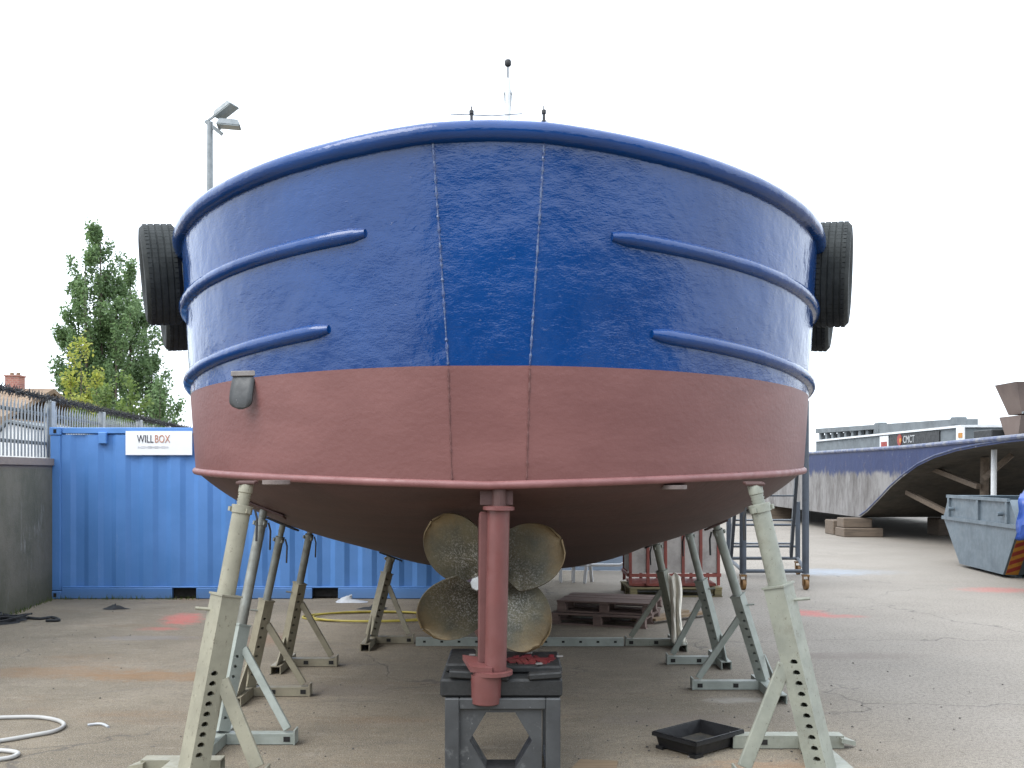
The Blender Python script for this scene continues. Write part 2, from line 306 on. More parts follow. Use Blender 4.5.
# ------------------------------------------------------------------ mesh helpers
class MB:
    def __init__(s): s.v = []; s.f = []; s.sharp = []
    def add(s, vs, fs):
        o = len(s.v); s.v += [V(q) for q in vs]; s.f += [tuple(o + i for i in f) for f in fs]; return o
    def box(s, c, size, rot=None, taper=1.0):
        hx, hy, hz = [q / 2 for q in size]; P = []
        for z, k in ((-hz, 1), (hz, taper)):
            for x, y in ((-hx, -hy), (hx, -hy), (hx, hy), (-hx, hy)): P.append(V((x * k, y * k, z)))
        if rot is not None: P = [rot @ p for p in P]
        s.add([p + V(c) for p in P], [(0, 3, 2, 1), (4, 5, 6, 7), (0, 1, 5, 4), (1, 2, 6, 5), (2, 3, 7, 6), (3, 0, 4, 7)]); return s
    def bar(s, p, q, w, h, up=(0, 0, 1)):
        p, q = V(p), V(q); d = (q - p).normalized(); u = V(up)
        if abs(d.dot(u)) > .98: u = V((0, 1, 0))
        a = d.cross(u).normalized(); b = a.cross(d).normalized(); P = []
        for e in (p, q):
            for i, j in ((-1, -1), (1, -1), (1, 1), (-1, 1)): P.append(e + a * (i * w / 2) + b * (j * h / 2))
        s.add(P, [(0, 1, 2, 3), (7, 6, 5, 4), (0, 4, 5, 1), (1, 5, 6, 2), (2, 6, 7, 3), (3, 7, 4, 0)]); return s
    def channel(s, p, q, w, h, t, up=(0, 0, 1)):           # U channel opening downwards
        p, q = V(p), V(q); d = (q - p).normalized(); a = d.cross(V(up)).normalized(); b = a.cross(d).normalized()
        s.bar(p + b * (h / 2 - t / 2), q + b * (h / 2 - t / 2), w, t, up)
        for k in (-1, 1):
            o = a * (k * (w / 2 - t / 2)) - b * (t / 2 + .0005); s.bar(p + o, q + o, t, h - t - .001, up)
        return s
    def tube(s, pts, r, n=10, closed=False, caps=True):
        pts = [V(p) for p in pts]; m = len(pts); rr = r if isinstance(r, (list, tuple)) else [r] * m
        prev = None; o = len(s.v)
        for i, p in enumerate(pts):
            if closed: d = pts[(i + 1) % m] - pts[i - 1]
            else: d = pts[min(i + 1, m - 1)] - pts[max(i - 1, 0)]
            d.normalize()
            if prev is None: a = d.orthogonal().normalized()
            else:
                a = prev - d * prev.dot(d)
                a = a.normalized() if a.length > 1e-6 else d.orthogonal().normalized()
            prev = a; b = d.cross(a)
            for k in range(n):
                t = 2 * math.pi * k / n; s.v.append(p + (a * math.cos(t) + b * math.sin(t)) * rr[i])
        for i in range(m if closed else m - 1):
            j = (i + 1) % m
            for k in range(n):
                l = (k + 1) % n; s.f.append((o + i * n + k, o + i * n + l, o + j * n + l, o + j * n + k))
        if caps and not closed:
            s.f.append(tuple(o + k for k in reversed(range(n)))); s.f.append(tuple(o + (m - 1) * n + k for k in range(n)))
        return s
    def lathe(s, c, axis, prof, n=24, closed=False):          # prof: (radius, along)
        c, ax = V(c), V(axis).normalized(); a = ax.orthogonal().normalized(); b = ax.cross(a); o = len(s.v); m = len(prof)
        for r, h in prof:
            for k in range(n):
                t = 2 * math.pi * k / n; s.v.append(c + ax * h + (a * math.cos(t) + b * math.sin(t)) * max(r, 1e-4))
        for i in range(m if closed else m - 1):
            j = (i + 1) % m
            for k in range(n):
                l = (k + 1) % n; s.f.append((o + i * n + k, o + i * n + l, o + j * n + l, o + j * n + k))
        if not closed:
            s.f.append(tuple(o + k for k in reversed(range(n)))); s.f.append(tuple(o + (m - 1) * n + k for k in range(n)))
        return s
    def sweep(s, path, outs, sec, caps=True):                # section (out, up) carried along a path
        o = len(s.v); n = len(sec)
        for p, u in zip(path, outs):
            for a, z in sec: s.v.append(V(p) + V(u) * a + V((0, 0, z)))
        for i in range(len(path) - 1):
            for k in range(n):
                l = (k + 1) % n; s.f.append((o + i * n + k, o + i * n + l, o + (i + 1) * n + l, o + (i + 1) * n + k))
        if caps:
            s.f.append(tuple(o + k for k in range(n))); s.f.append(tuple(o + (len(path) - 1) * n + k for k in reversed(range(n))))
        return s
    def prism(s, poly, off):                                 # planar polygon extruded by vector
        off = V(off); n = len(poly); o = s.add([V(p) for p in poly] + [V(p) + off for p in poly], [])
        s.f.append(tuple(o + i for i in reversed(range(n)))); s.f.append(tuple(o + n + i for i in range(n)))
        for i in range(n): j = (i + 1) % n; s.f.append((o + i, o + j, o + n + j, o + n + i))
        return s
    def grid(s, rows, flip=False):
        n = len(rows[0]); o = len(s.v)
        for r in rows: s.v += [V(p) for p in r]
        for i in range(len(rows) - 1):
            for k in range(n - 1):
                f = (o + i * n + k, o + i * n + k + 1, o + (i + 1) * n + k + 1, o + (i + 1) * n + k)
                s.f.append(tuple(reversed(f)) if flip else f)
        return s
    def holed(s, o, u, v, w, h0, h1, holes, r, nrm, depth=.02, side=0):   # plate strip (u across, v along) with real round slots
        o, u, v, nrm = V(o), V(u), V(v), V(nrm); ys = [h0]
        holes = sorted(holes)
        if not holes:
            s.add([o - u * w / 2 + v * h0, o + u * w / 2 + v * h0, o + u * w / 2 + v * h1, o - u * w / 2 + v * h1], [(0, 1, 2, 3)]); return s
        step = (holes[1] - holes[0]) if len(holes) > 1 else r * 4
        def q(a, b): s.add([o - u * w / 2 + v * a, o + u * w / 2 + v * a, o + u * w / 2 + v * b, o - u * w / 2 + v * b], [(0, 1, 2, 3)])
        if holes[0] - step / 2 > h0: q(h0, holes[0] - step / 2)
        if holes[-1] + step / 2 < h1: q(holes[-1] + step / 2, h1)
        for hc in holes:
            P = []; Q = []; D = []
            for k in range(8):
                t = 2 * math.pi * k / 8; cx, cy = math.cos(t), math.sin(t); g = max(abs(cx), abs(cy)); sh = w * .15 * side
                P.append(o + u * (cx / g * w / 2) + v * (hc + cy / g * step / 2))
                e = o + u * (cx * r + sh) + v * (hc + (cy * r * .85 if cy > 0 else cy * r * .45)); Q.append(e); D.append(e - nrm * depth)
            s.add(P + Q + D, [(k, (k + 1) % 8, 8 + (k + 1) % 8, 8 + k) for k in range(8)] + [(8 + k, 8 + (k + 1) % 8, 16 + (k + 1) % 8, 16 + k) for k in range(8)])
        return s
    def build(s, name, mat, parent=None, smooth=False, bevel=0, off=None, fix=True, angle=None):
        me = bpy.data.meshes.new(name); o = parent
        base = V((0, 0, 0))
        if off is not None: base = V(off)
        me.from_pydata([tuple(p - base) for p in s.v], [], s.f); me.validate()
        bm = bmesh.new(); bm.from_mesh(me)
        if fix: bmesh.ops.recalc_face_normals(bm, faces=bm.faces)
        if bevel:
            bmesh.ops.bevel(bm, geom=[e for e in bm.edges if len(e.link_faces) == 2 and e.calc_face_angle(0) > .5], offset=bevel, segments=1, affect='EDGES', clamp_overlap=True)
        lim = angle or R(40)
        for f in bm.faces: f.smooth = smooth
        if smooth:
            for e in bm.edges:
                if len(e.link_faces) == 2 and e.calc_face_angle(0) > lim: e.smooth = False
        bm.to_mesh(me); bm.free()
        me.materials.append(M[mat] if isinstance(mat, str) else mat)
        ob = bpy.data.objects.new(name, me); COL.objects.link(ob)
        if parent is not None: ob.parent = parent
        return ob

def smooth_path(pts, n=8):
    out = []; P = [pts[0]] + pts + [pts[-1]]
    for i in range(1, len(P) - 2):
        for k in range(n):
            t = k / n; a, b, c, d = P[i - 1], P[i], P[i + 1], P[i + 2]
            out.append(.5 * ((2 * b) + (c - a) * t + (2 * a - 5 * b + 4 * c - d) * t * t + (3 * b - a - 3 * c + d) * t ** 3))
    out.append(pts[-1]); return out
def tag(o, label=None, cat=None, group=None, kind=None):
    if label: o['label'] = label
    if cat: o['category'] = cat
    if group: o['group'] = group
    if kind: o['kind'] = kind
    elif cat: o['kind'] = 'thing'
    return o
def thing(name, loc, label, cat, group=None, rz=0):
    o = bpy.data.objects.new(name, None); COL.objects.link(o); o.location = loc; o.rotation_euler = (0, 0, rz)
    o.empty_display_size = .2
    return tag(o, label, cat, group)
def single(mb, name, mat, loc, label, cat, group=None, **k):  # a thing that is one mesh, origin at its base
    ob = mb.build(name, mat, off=loc, **k); ob.location = loc
    return tag(ob, label, cat, group)
def text_mesh(name, txt, size, mat, parent, mtx, depth=.003, width=None):
    c = bpy.data.curves.new('txt', 'FONT'); c.body = txt; c.size = size; c.extrude = depth; c.align_x = 'LEFT'; c.resolution_u = 3
    t = bpy.data.objects.new('txt', c); COL.objects.link(t)
    me = bpy.data.meshes.new_from_object(t.evaluated_get(bpy.context.evaluated_depsgraph_get()))
    bpy.data.objects.remove(t); bpy.data.curves.remove(c)
    if width:
        xs_ = [q.co.x for q in me.vertices]; me.transform(Matrix.Scale(width / (max(xs_) - min(xs_)), 4, (1, 0, 0)) @ Matrix.Translation((-min(xs_), 0, 0)))
    me.name = name; me.transform(mtx); me.materials.clear(); me.materials.append(M[mat])
    o = bpy.data.objects.new(name, me); COL.objects.link(o); o.parent = parent
    return o

# ------------------------------------------------------------------ ground
g = MB(); xs = [-600, -60, -20, 20, 60, 600]
g.grid([[(x, y, 0) for x in xs] for y in (-600, -60, -10, 20, 60, 150, 700)])
tag(g.build('ground', 'ground'), kind='structure')

# ------------------------------------------------------------------ boundary wall, fence, container
WD = V((-.126, 1, 0)).normalized()
def wl(Y): return V((-6.62 - .126 * (Y - 12.93), Y, 0))
nw = V((-WD.y, WD.x, 0))                                  # away from the yard (to the left)
w = MB(); a, b = wl(7), wl(42)
w.prism([a, b, b + nw * .3, a + nw * .3], (0, 0, 2.0))
cp = MB(); cp.prism([a - nw * .03 + V((0, 0, 2.0)), b - nw * .03 + V((0, 0, 2.0)), b + nw * .33 + V((0, 0, 2.0)), a + nw * .33 + V((0, 0, 2.0))], (0, 0, .1))
wt = thing('concrete_wall', a, 'dark mossy concrete boundary wall beside the blue container', 'wall')
w.build('wall_face', 'wall', wt, off=a); cp.build('coping', 'wall', wt, off=a)
ft = thing('palisade_fence', wl(9) + V((0, 0, 2.1)), 'grey galvanised palisade fence with black spikes on top of the concrete wall', 'fence')
off = ft.location.copy(); fb = MB(); mid = nw * .15
Y = 9.0; k = 0
while Y < 32:
    p = wl(Y) + mid + V((0, 0, 2.12)); h = .72 + random.uniform(-.01, .01); u = WD * .034; d = nw * .012
    fb.add([p - u, p - d * 1, p + u, p - u + V((0, 0, h)), p - d + V((0, 0, h)), p + u + V((0, 0, h)), p - u * .9 + V((0, 0, h + .01)), p - d + V((0, 0, h + .1)), p + u * .9 + V((0, 0, h + .01))],
           [(0, 1, 4, 3), (1, 2, 5, 4), (3, 4, 7, 6), (4, 5, 8, 7)])
    Y += .135; k += 1
pl = fb.build('pales', 'pale', ft, off=off)
sm = pl.modifiers.new('t', 'SOLIDIFY'); sm.thickness = .004
for z in (2.33, 2.77):
    fb = MB(); fb.bar(wl(9) + mid * 1.25 + V((0, 0, z)), wl(32) + mid * 1.25 + V((0, 0, z)), .05, .05); fb.build('rail', 'galv', ft, off=off)
for Y in (9.8, 12.55, 15.3, 18.05, 20.8, 23.55, 26.3, 29.05, 31.8):
    fb = MB(); p = wl(Y) + mid * .9
    fb.box(p + V((0, 0, 2.1 + .44)), (.1, .13, .88)); fb.build('post', 'pale', ft, off=off, bevel=.008)
fb = MB(); Y = 9.0
while Y < 32:
    p = wl(Y) + mid + V((0, 0, 3.02)); 
    for q in range(4):
        t = R(q * 45 + random.uniform(0, 45)); d = (nw * math.cos(t) + V((0, 0, 1)) * math.sin(t)) * random.uniform(.07, .10) + WD * random.uniform(-.03, .03)
        fb.tube([p - d, p, p + d], [.002, .013, .002], 4)
    Y += .085
fb.tube([wl(9) + mid + V((0, 0, 3.02)), wl(32) + mid + V((0, 0, 3.02))], .022, 6)
fb.build('spike_roller', 'spike', ft, off=off)
for Y in (9.8, 12.55, 15.3, 18.05, 20.8, 23.55, 26.3, 29.05, 31.8):
    fb = MB(); fb.bar(wl(Y) + mid + V((0, 0, 2.98)), wl(Y) + mid + V((0, 0, 3.03)), .04, .04); fb.build('spike_bracket', 'galv', ft, off=off)

CX0, CX1, CY, CH = -6.91, -.85, 14.95, 2.57
ct = thing('shipping_container', ((CX0 + CX1) / 2, CY + 1.2, 0), 'blue corrugated shipping container with white sign behind the stands on the left', 'container')
off = ct.location.copy(); DZ = CY + 2.44
def corr(x0, x1, yf, z0, z1, sign):
    pts = []; x = x0; i = 0; pitch = (x1 - x0) / round((x1 - x0) / .40)
    while x < x1 - .01:
        for du, dd in ((0, 0), (.34, 0), (.52, 1), (.82, 1)): pts.append((x + du * pitch, yf + sign * dd * .030))
        x += pitch
    pts.append((x1, yf)); return [[(px, py, z) for px, py in pts] for z in (z0, z1)]
c = MB(); c.grid(corr(CX0 + .16, CX1 - .16, CY + .025, .17, 2.46, 1)); c.build('corrugated_side', 'cont', ct, off=off)
c = MB(); c.grid(corr(CX0 + .16, CX1 - .16, DZ - .025, .17, 2.46, -1)); c.build('corrugated_side', 'cont', ct, off=off)
for x in (CX0 + .03, CX1 - .03):
    c = MB(); c.grid([[(x, CY + .16, z), (x, DZ - .16, z)] for z in (.17, 2.46)]); c.build('end_wall', 'cont', ct, off=off)
c = MB(); c.box(((CX0 + CX1) / 2, (CY + DZ) / 2, 2.515), (CX1 - CX0 - .32, DZ - CY - .04, .02)); c.build('roof', 'cont', ct, off=off)
for x in (CX0 + .08, CX1 - .08):
    for y in (CY + .08, DZ - .08):
        c = MB(); c.box((x, y, CH / 2), (.155, .155, CH - .25)); po = c.build('corner_post', 'cont', ct, off=off, bevel=.01)
        for z in (.06, CH - .06):
            c = MB(); c.box((x, y, z), (.178, .178, .118)); ca = c.build('corner_casting', 'cont', po, off=off, bevel=.01)
            c = MB(); c.box((x, y - .0885 if y < 16 else y + .0885, z), (.045, .006, .06)); c.build('casting_hole', 'hole', po, off=off)
for y in (CY + .05, DZ - .05):
    c = MB(); c.box(((CX0 + CX1) / 2, y, CH - .05), (CX1 - CX0 - .36, .08, .09)); c.build('top_rail', 'cont', ct, off=off, bevel=.008)
    c = MB(); xx = [CX0 + .17] + [at(p, 596, CY).x for p in (172, 196, 312, 338)] + [CX1 - .17]
    for i in (0, 2, 4): c.box(((xx[i] + xx[i + 1]) / 2, y - .01 if y < 16 else y + .01, .085), (xx[i + 1] - xx[i], .07, .155))
    c.box(((CX0 + CX1) / 2, y, .175), (CX1 - CX0 - .36, .075, .02))
    c.build('bottom_rail', 'cont', ct, off=off, bevel=.005)
for i in (1, 3):
    c = MB(); c.box(((xx[i] + xx[i + 1]) / 2, CY + .3, .09), (xx[i + 1] - xx[i], .4, .13)); c.build('fork_pocket', 'hole', ct, off=off)
c = MB(); p = at(103, 438, CY); c.box((p.x, CY - .002, p.z), (.12, .07, .17)); c.build('vent', 'cont', ct, off=off, bevel=.008)
a = at(125.5, 431, CY - .02); b = at(192, 455, CY - .02)
c = MB(); c.box(((a.x + b.x) / 2 , CY - .012, (a.z + b.z) / 2), (b.x - a.x, .012, a.z - b.z)); sg = c.build('sign_board', 'sign', ct, off=off)
def face_y(x, y, z): return Matrix.Translation(V((x, y, z)) - off) @ Matrix.Rotation(R(90), 4, 'X')
text_mesh('lettering', 'WILL', .165, 'ink', sg, face_y(at(137.5, 442.6, CY).x, CY - .021, at(137, 442.6, CY).z), width=.245)
text_mesh('lettering', 'BOX', .165, 'ink2', sg, face_y(at(155.5, 442.6, CY).x, CY - .021, at(137, 442.6, CY).z), width=.225)

# faded scrawl on the container skin is left to the paint's own wear
c = MB()
for i in range(9):
    x = at(140 + i * 3.4, 448, CY).x; c.box((x, CY - .0195, at(0, 447.2, CY).z), (.054, .003 + .0002 * (i % 3), .026 + .012 * (i % 2)))
c.build('small_print', 'ink3', sg, off=off)

# ------------------------------------------------------------------ dark shed added behind the viewpoint, unseen, for the gloss paint to mirror
wh = thing('unseen_reflection_shed', (-2, -16, 0), 'long dark clad shed with a pitched roof, added out of view for the hull to reflect', 'unseen_reflection_shed'); off = wh.location.copy()
c = MB(); c.grid([[(-10.5 + i * .33 + (.15 if j_ in (1, 2) else 0), -16 + (.06 if j_ in (1, 2) else 0), z) for i in range(200) for j_ in range(1)] for z in (0, 6.2)]); c.build('front_wall', 'hangar', wh, off=off)
c = MB(); c.prism([(-10.5, -16.05, 6.2), (-10.5, -16.05, 0), (-10.5, -36, 0), (-10.5, -36, 6.2), (-10.5, -26, 9.0)], (65.5, 0, 0)); c.build('body', 'hangar', wh, off=off)
c = MB(); c.prism([(-10.9, -15.6, 6.15), (-10.9, -26, 9.15), (-10.9, -36.4, 6.15), (-10.9, -36.4, 6.3), (-10.9, -26, 9.3), (-10.9, -15.6, 6.3)], (66.3, 0, 0)); c.build('roof', 'hatch', wh, off=off)
for x in (-5, 6, 16, 27, 38, 48):
    c = MB(); c.box((x, -15.94, 2.3), (4.4, .08, 4.6)); c.build('roller_door', 'hoard', wh, off=off)

# ------------------------------------------------------------------ trees, house and lamp mast beyond the fence
def leaf_cloud(mb, clumps, n, size):
    tot = sum(c[3] for c in clumps)
    for cx, cy, cz, wgt, rx, rz in clumps:
        for i in range(int(n * wgt / tot)):
            while True:
                q = V((random.uniform(-1, 1), random.uniform(-1, 1), random.uniform(-1, 1)))
                if q.length < 1: break
            q = q * (.55 + .45 * random.random())
            p = V((cx + q.x * rx, cy + q.y * rx, cz + q.z * rz)); sz = size * random.uniform(.6, 1.35)
            a = V((random.gauss(0, 1), random.gauss(0, 1), random.gauss(0, 1))).normalized(); b = a.orthogonal().normalized()
            mb.add([p - a * sz * .5, p + b * sz * .33, p + a * sz * .55, p - b * sz * .33], [(0, 1, 2, 3)])
def poplar(name, base, stems, label, leaf, n, size, cat='tree', spread=.5, droop=0, group=None):
    t = thing(name, base, label, cat, group); tr = MB(); cl = []
    for (dx, dy, h, r, sp) in stems:
        foot = V((base.x, base.y, 0)) + V((dx * .25, dy * .25, .0)); tip = V((base.x + dx, base.y + dy, h))
        midp = foot.lerp(tip, .4) + V((dx * .35, dy * .35, 0))
        path = [foot, foot.lerp(midp, .5), midp, midp.lerp(tip, .5), tip]
        tr.tube(path, [r, r * .85, r * .6, r * .35, r * .06], 7)
        nb = int(h * 3.2)
        for i in range(nb):
            f = .12 + .88 * (i + random.random()) / nb; q = midp.lerp(tip, (f - .4) / .6) if f > .4 else foot.lerp(midp, f / .4)
            env = sp * (math.sin(math.pi * min(1, (1.03 - f) * 1.05) ** .8) ** .7 if f < 1 else .1) * random.uniform(.35, 1.2)
            an = random.uniform(0, 6.283); up = random.uniform(.6, 1.3) * env * (1.5 if droop == 0 else .6)
            e = q + V((math.cos(an) * env, math.sin(an) * env, up))
            if e.z > h: e.z = h - random.random() * .2
            tr.tube([q, q.lerp(e, .55) - V((0, 0, up * .12)), e], [r * .22 * (1.1 - f), r * .12 * (1.1 - f) + .006, .006], 5, caps=False)
            for s_ in (.45, .75, 1.0):
                c_ = q.lerp(e, s_); rr = (.20 + .16 * random.random()) * (1 if sp > .6 else .8)
                cl.append((c_.x, c_.y, c_.z, rr ** 2, rr, rr * 1.6))
    tr.build('trunk', 'bark', t, smooth=True, off=base)
    lf = MB(); leaf_cloud(lf, cl, n, size); lf.build('crown', leaf, t, off=base, fix=False)
    return t
pb = at(108, 480, 40); pb.z = 0
poplar('poplar_tree', pb, [(-.30, 0, 11.6, .16, .95), (-1.35, .3, 9.4, .12, .9), (-.75, -.4, 10.6, .12, .9), (.1, .6, 9.8, .11, .9), (-1.6, .0, 7.6, .1, .85), (.5, -.4, 8.6, .1, .9), (-.9, .5, 6.4, .1, 1.1), (-1.7, .3, 6.0, .1, .7), (-.4, .2, 8.0, .1, 1.1)],
       'tall green poplar with the highest pointed top behind the fence', 'leaf', 44000, .125, group='poplars beyond the fence')
pb = at(136, 480, 42); pb.z = 0
poplar('poplar_tree', pb, [(-.25, 0, 10.6, .13, .75), (.35, .3, 8.5, .1, .8), (.75, -.2, 6.6, .1, .85), (-.3, .2, 8.9, .1, .8), (.9, .3, 5.4, .08, .8)],
       'shorter poplar close to the hull, right of the tallest one', 'leaf', 18000, .125, group='poplars beyond the fence')
pb = at(84, 480, 34); pb.z = 0
poplar('yellow_sapling', pb, [(-.1, 0, 6.4, .06, .45), (.4, .1, 5.3, .05, .5), (-.5, .1, 5.2, .05, .45), (.1, -.2, 4.3, .05, .7)], 'yellow leaved young tree in front of the poplars', 'leaf2', 2600, .13)
pb = at(112, 480, 33); pb.z = 0
poplar('green_bush', pb, [(-.2, 0, 4.6, .05, .7), (.5, .1, 5.0, .05, .6), (-.9, .1, 3.9, .05, .6), (1.0, .1, 4.3, .05, .5)], 'light green bush just above the container roof', 'leaf3', 3600, .12, cat='bush', group='bushes behind the fence')
pb = at(160, 480, 36); pb.z = 0
poplar('green_bush', pb, [(0, 0, 5.2, .05, .5), (-.4, .1, 4.4, .05, .6), (.35, .1, 4.4, .05, .5)], 'darker small bush right of the poplars beside the hull', 'leaf', 2200, .13, cat='bush', group='bushes behind the fence')

hx = at(2, 480, 32); hx.z = 0
ht = thing('brick_house', (-16.0, 33, 0), 'low tan brick house with a red chimney behind the fence', 'house'); off = ht.location.copy()
h = MB(); h.prism([(-19.5, 30, 0), (-15.4, 30, 0), (-15.4, 36, 0), (-19.5, 36, 0)], (0, 0, 3.55)); h.build('wall', 'brick', ht, off=off)
h = MB(); h.prism([(-19.8, 29.7, 3.55), (-19.8, 33, 4.65), (-19.8, 36.3, 3.55), (-19.8, 36.3, 3.40), (-19.8, 33, 4.5), (-19.8, 29.7, 3.40)], (4.7, 0, 0)); rf = h.build('roof', 'tile', ht, off=off)
h = MB(); h.box((-16.4, 33, 4.7), (.44, .45, .7)); h.box((-16.4, 33, 5.06), (.5, .5, .05)); 
h.build('chimney', 'chim', rf, off=off)
for dx in (-.10, .11):
    h = MB(); h.lathe((-16.4 + dx, 33, 5.08), (0, 0, 1), [(.07, 0), (.06, .10)], 10); h.build('chimney_pot', 'tile', rf, off=off)
ht2 = thing('white_shed', (-13.8, 27, 0), 'white painted lean-to shed seen between the fence pales', 'shed'); off = ht2.location.copy()
h = MB(); h.prism([(-13.95, 26, 0), (-12.4, 26, 0), (-12.4, 26, 3.0), (-13.1, 26, 3.15), (-13.95, 26, 2.2)], (0, 3, 0)); h.build('wall', 'white', ht2, off=off)
h = MB(); h.prism([(-14.1, 25.9, 2.1), (-13.1, 25.9, 3.2), (-12.3, 25.9, 3.05), (-12.3, 25.9, 3.1), (-13.1, 25.9, 3.26), (-14.14, 25.9, 2.14)], (0, 3.2, 0)); h.build('roof', 'hatch', ht2, off=off)
h = MB(); h.box((-13.1, 25.985, 1.9), (.5, .02, .6)); h.build('window', 'hole', ht2, off=off)

lb = at(210, 480, 26); lb.z = 0; lt = thing('floodlight_mast', lb, 'tall grey mast with two floodlights rising behind the hull', 'floodlight'); off = lb.copy()
l = MB(); l.tube([lb, lb + V((0, 0, 11.0))], [.11, .075], 12); l.box(lb + V((0, 0, .02)), (.4, .4, .04)); l.build('pole', 'galv', lt, off=off, smooth=True)
l = MB(); tp = lb + V((0, 0, 11.0)); l.bar(tp + V((-.12, 0, .02)), tp + V((.32, 0, -.32)), .07, .09); l.bar(tp + V((-.1, 0, .0)), tp + V((.25, 0, .25)), .05, .05); l.bar(tp + V((.2, 0, -.25)), tp + V((.34, 0, -.06)), .05, .05); l.build('bracket', 'galv', lt, off=off)
for c_, tilt, yw in ((V((.42, -.1, .28)), -28, -20), (V((.52, -.1, -.08)), 2, 10)):
    rot = Matrix.Rotation(R(yw), 3, 'Z') @ Matrix.Rotation(R(tilt), 3, 'Y')
    l = MB(); l.box(tp + c_, (.62, .42, .17), rot, .75); f_ = l.build('floodlight', 'galv', lt, off=off, bevel=.02)
    l = MB(); l.box(tp + c_ + rot @ V((0, -.02, -.09)), (.54, .36, .02), rot); l.build('lens', 'lens', f_, off=off)

# ------------------------------------------------------------------ the workboat
YAW = .015
bt = thing('workboat', (-.14, 5.9, 0), 'blue and red steel workboat propped on stands, seen from astern', 'boat', rz=-YAW)
N_ = 1.95
LV = {'chine': (2.543, 2.736, .13), 'boot': (2.567, 2.725, .08), 'top': (2.62, 2.745, .0)}
XS = {'chine': .225, 'boot': .245, 'top': .335}
def soft(x): return math.sqrt(x * x + .06) - .245
def sheer(y): return .016 * max(0, y - 4) ** 2
def zlev(l, x, y):
    if l == 'chine': return 1.829 + .014 * min(y, 3) + .027 * abs(x) * 1.0 + .35 * sheer(y)
    if l == 'boot': return 2.538 - .021 * min(y - .08, 3) + .4 * sheer(y)
    return 3.943 - .021 * min(y, 3) - .082 * soft(x) + .5 * sheer(y)
FW = [3.4, 4.2, 5.0, 5.8, 6.6, 7.4, 8.2, 9.0, 9.8, 10.6, 11.2, 11.8, 12.2, 12.45]
def taper(y): return 1 if y < 6.5 else max(0.012, 1 - ((y - 6.5) / 6.0) ** 2.3)
def half(l):                                             # (x, y) stations on one side, centre of stern to bow
    a, b, ys = LV[l]; out = []
    ts = math.acos(XS[l] / a) if False else math.acos((XS[l] / a) ** (N_ / 2))
    yf = ys + b - b * math.sin(ts) ** (2 / N_)
    for i in range(5): out.append((XS[l] * i / 5, yf))
    for i in range(45):
        t = ts * (1 - i / 44); out.append((a * math.cos(t) ** (2 / N_) if t < math.pi / 2 else 0, ys + b - b * math.sin(t) ** (2 / N_)))
    for y in FW: out.append((a * taper(y), y))
    return out
H = {l: half(l) for l in LV}; NH = len(H['top'])
def hp(l, i, sgn):
    x, y = H[l][i]; return V((sgn * x, y, zlev(l, x, y)))
def hpt(i, sgn, v):                                      # v: -1 chine, 0 boot top, 1 rail
    if v >= 0: return hp('boot', i, sgn).lerp(hp('top', i, sgn), v)
    return hp('boot', i, sgn).lerp(hp('chine', i, sgn), -v)
order = [(i, -1) for i in range(NH - 1, 0, -1)] + [(i, 1) for i in range(NH)]
def hull_strip(vs): return [[hpt(i, s_, v) for i, s_ in order] for v in vs]
def outward(k, l='top'):
    a = hp(l, *order[max(0, k - 1)]); b = hp(l, *order[min(len(order) - 1, k + 1)])
    d = b - a; n = V((d.y, -d.x, 0)); return n.normalized()
m = MB(); m.grid(hull_strip([j / 12 for j in range(13)])); m.build('topsides', 'blue', bt, smooth=True, fix=False, angle=R(3.0))
m = MB(); m.grid(hull_strip([-1 + j / 6 for j in range(7)])); m.build('lower_hull', 'red', bt, smooth=True, fix=False, angle=R(3.0))
# inside of the bulwark, cap and deck
m = MB(); ins = [hpt(i, s_, 1) - outward(k) * .07 for k, (i, s_) in enumerate(order)]
m.grid([ins, [p - V((0, 0, .85)) for p in ins]]); m.build('bulwark_inside', 'blue', bt, smooth=True)
m = MB(); n_ = len(order) // 2
m.grid([[ins[n_ - j] - V((0, 0, .8)), ins[n_ + j] - V((0, 0, .8))] for j in range(n_ + 1)]); m.build('deck', 'deck', bt)
def sec_half(r, up, down):
    return [(-.06, -down)] + [(r * math.sin(t) , -down + (up + down) * (1 - math.cos(t)) / 2) for t in [math.pi * q / 9 for q in range(1, 9)]] + [(-.08, up)]
m = MB(); m.sweep([hpt(i, s_, 1) for i, s_ in order], [outward(k) for k in range(len(order))], sec_half(.066, .042, .082)); m.build('rub_rail', 'blue', bt, smooth=True, angle=R(60))
m = MB(); secc = [(.026 * math.cos(t), .026 * math.sin(t) - .012) for t in [2 * math.pi * q / 10 for q in range(10)]]
m.sweep([hp('chine', i, s_) for i, s_ in order], [outward(k, 'chine') for k in range(len(order))], secc); m.build('chine_bar', 'pink', bt, smooth=True)
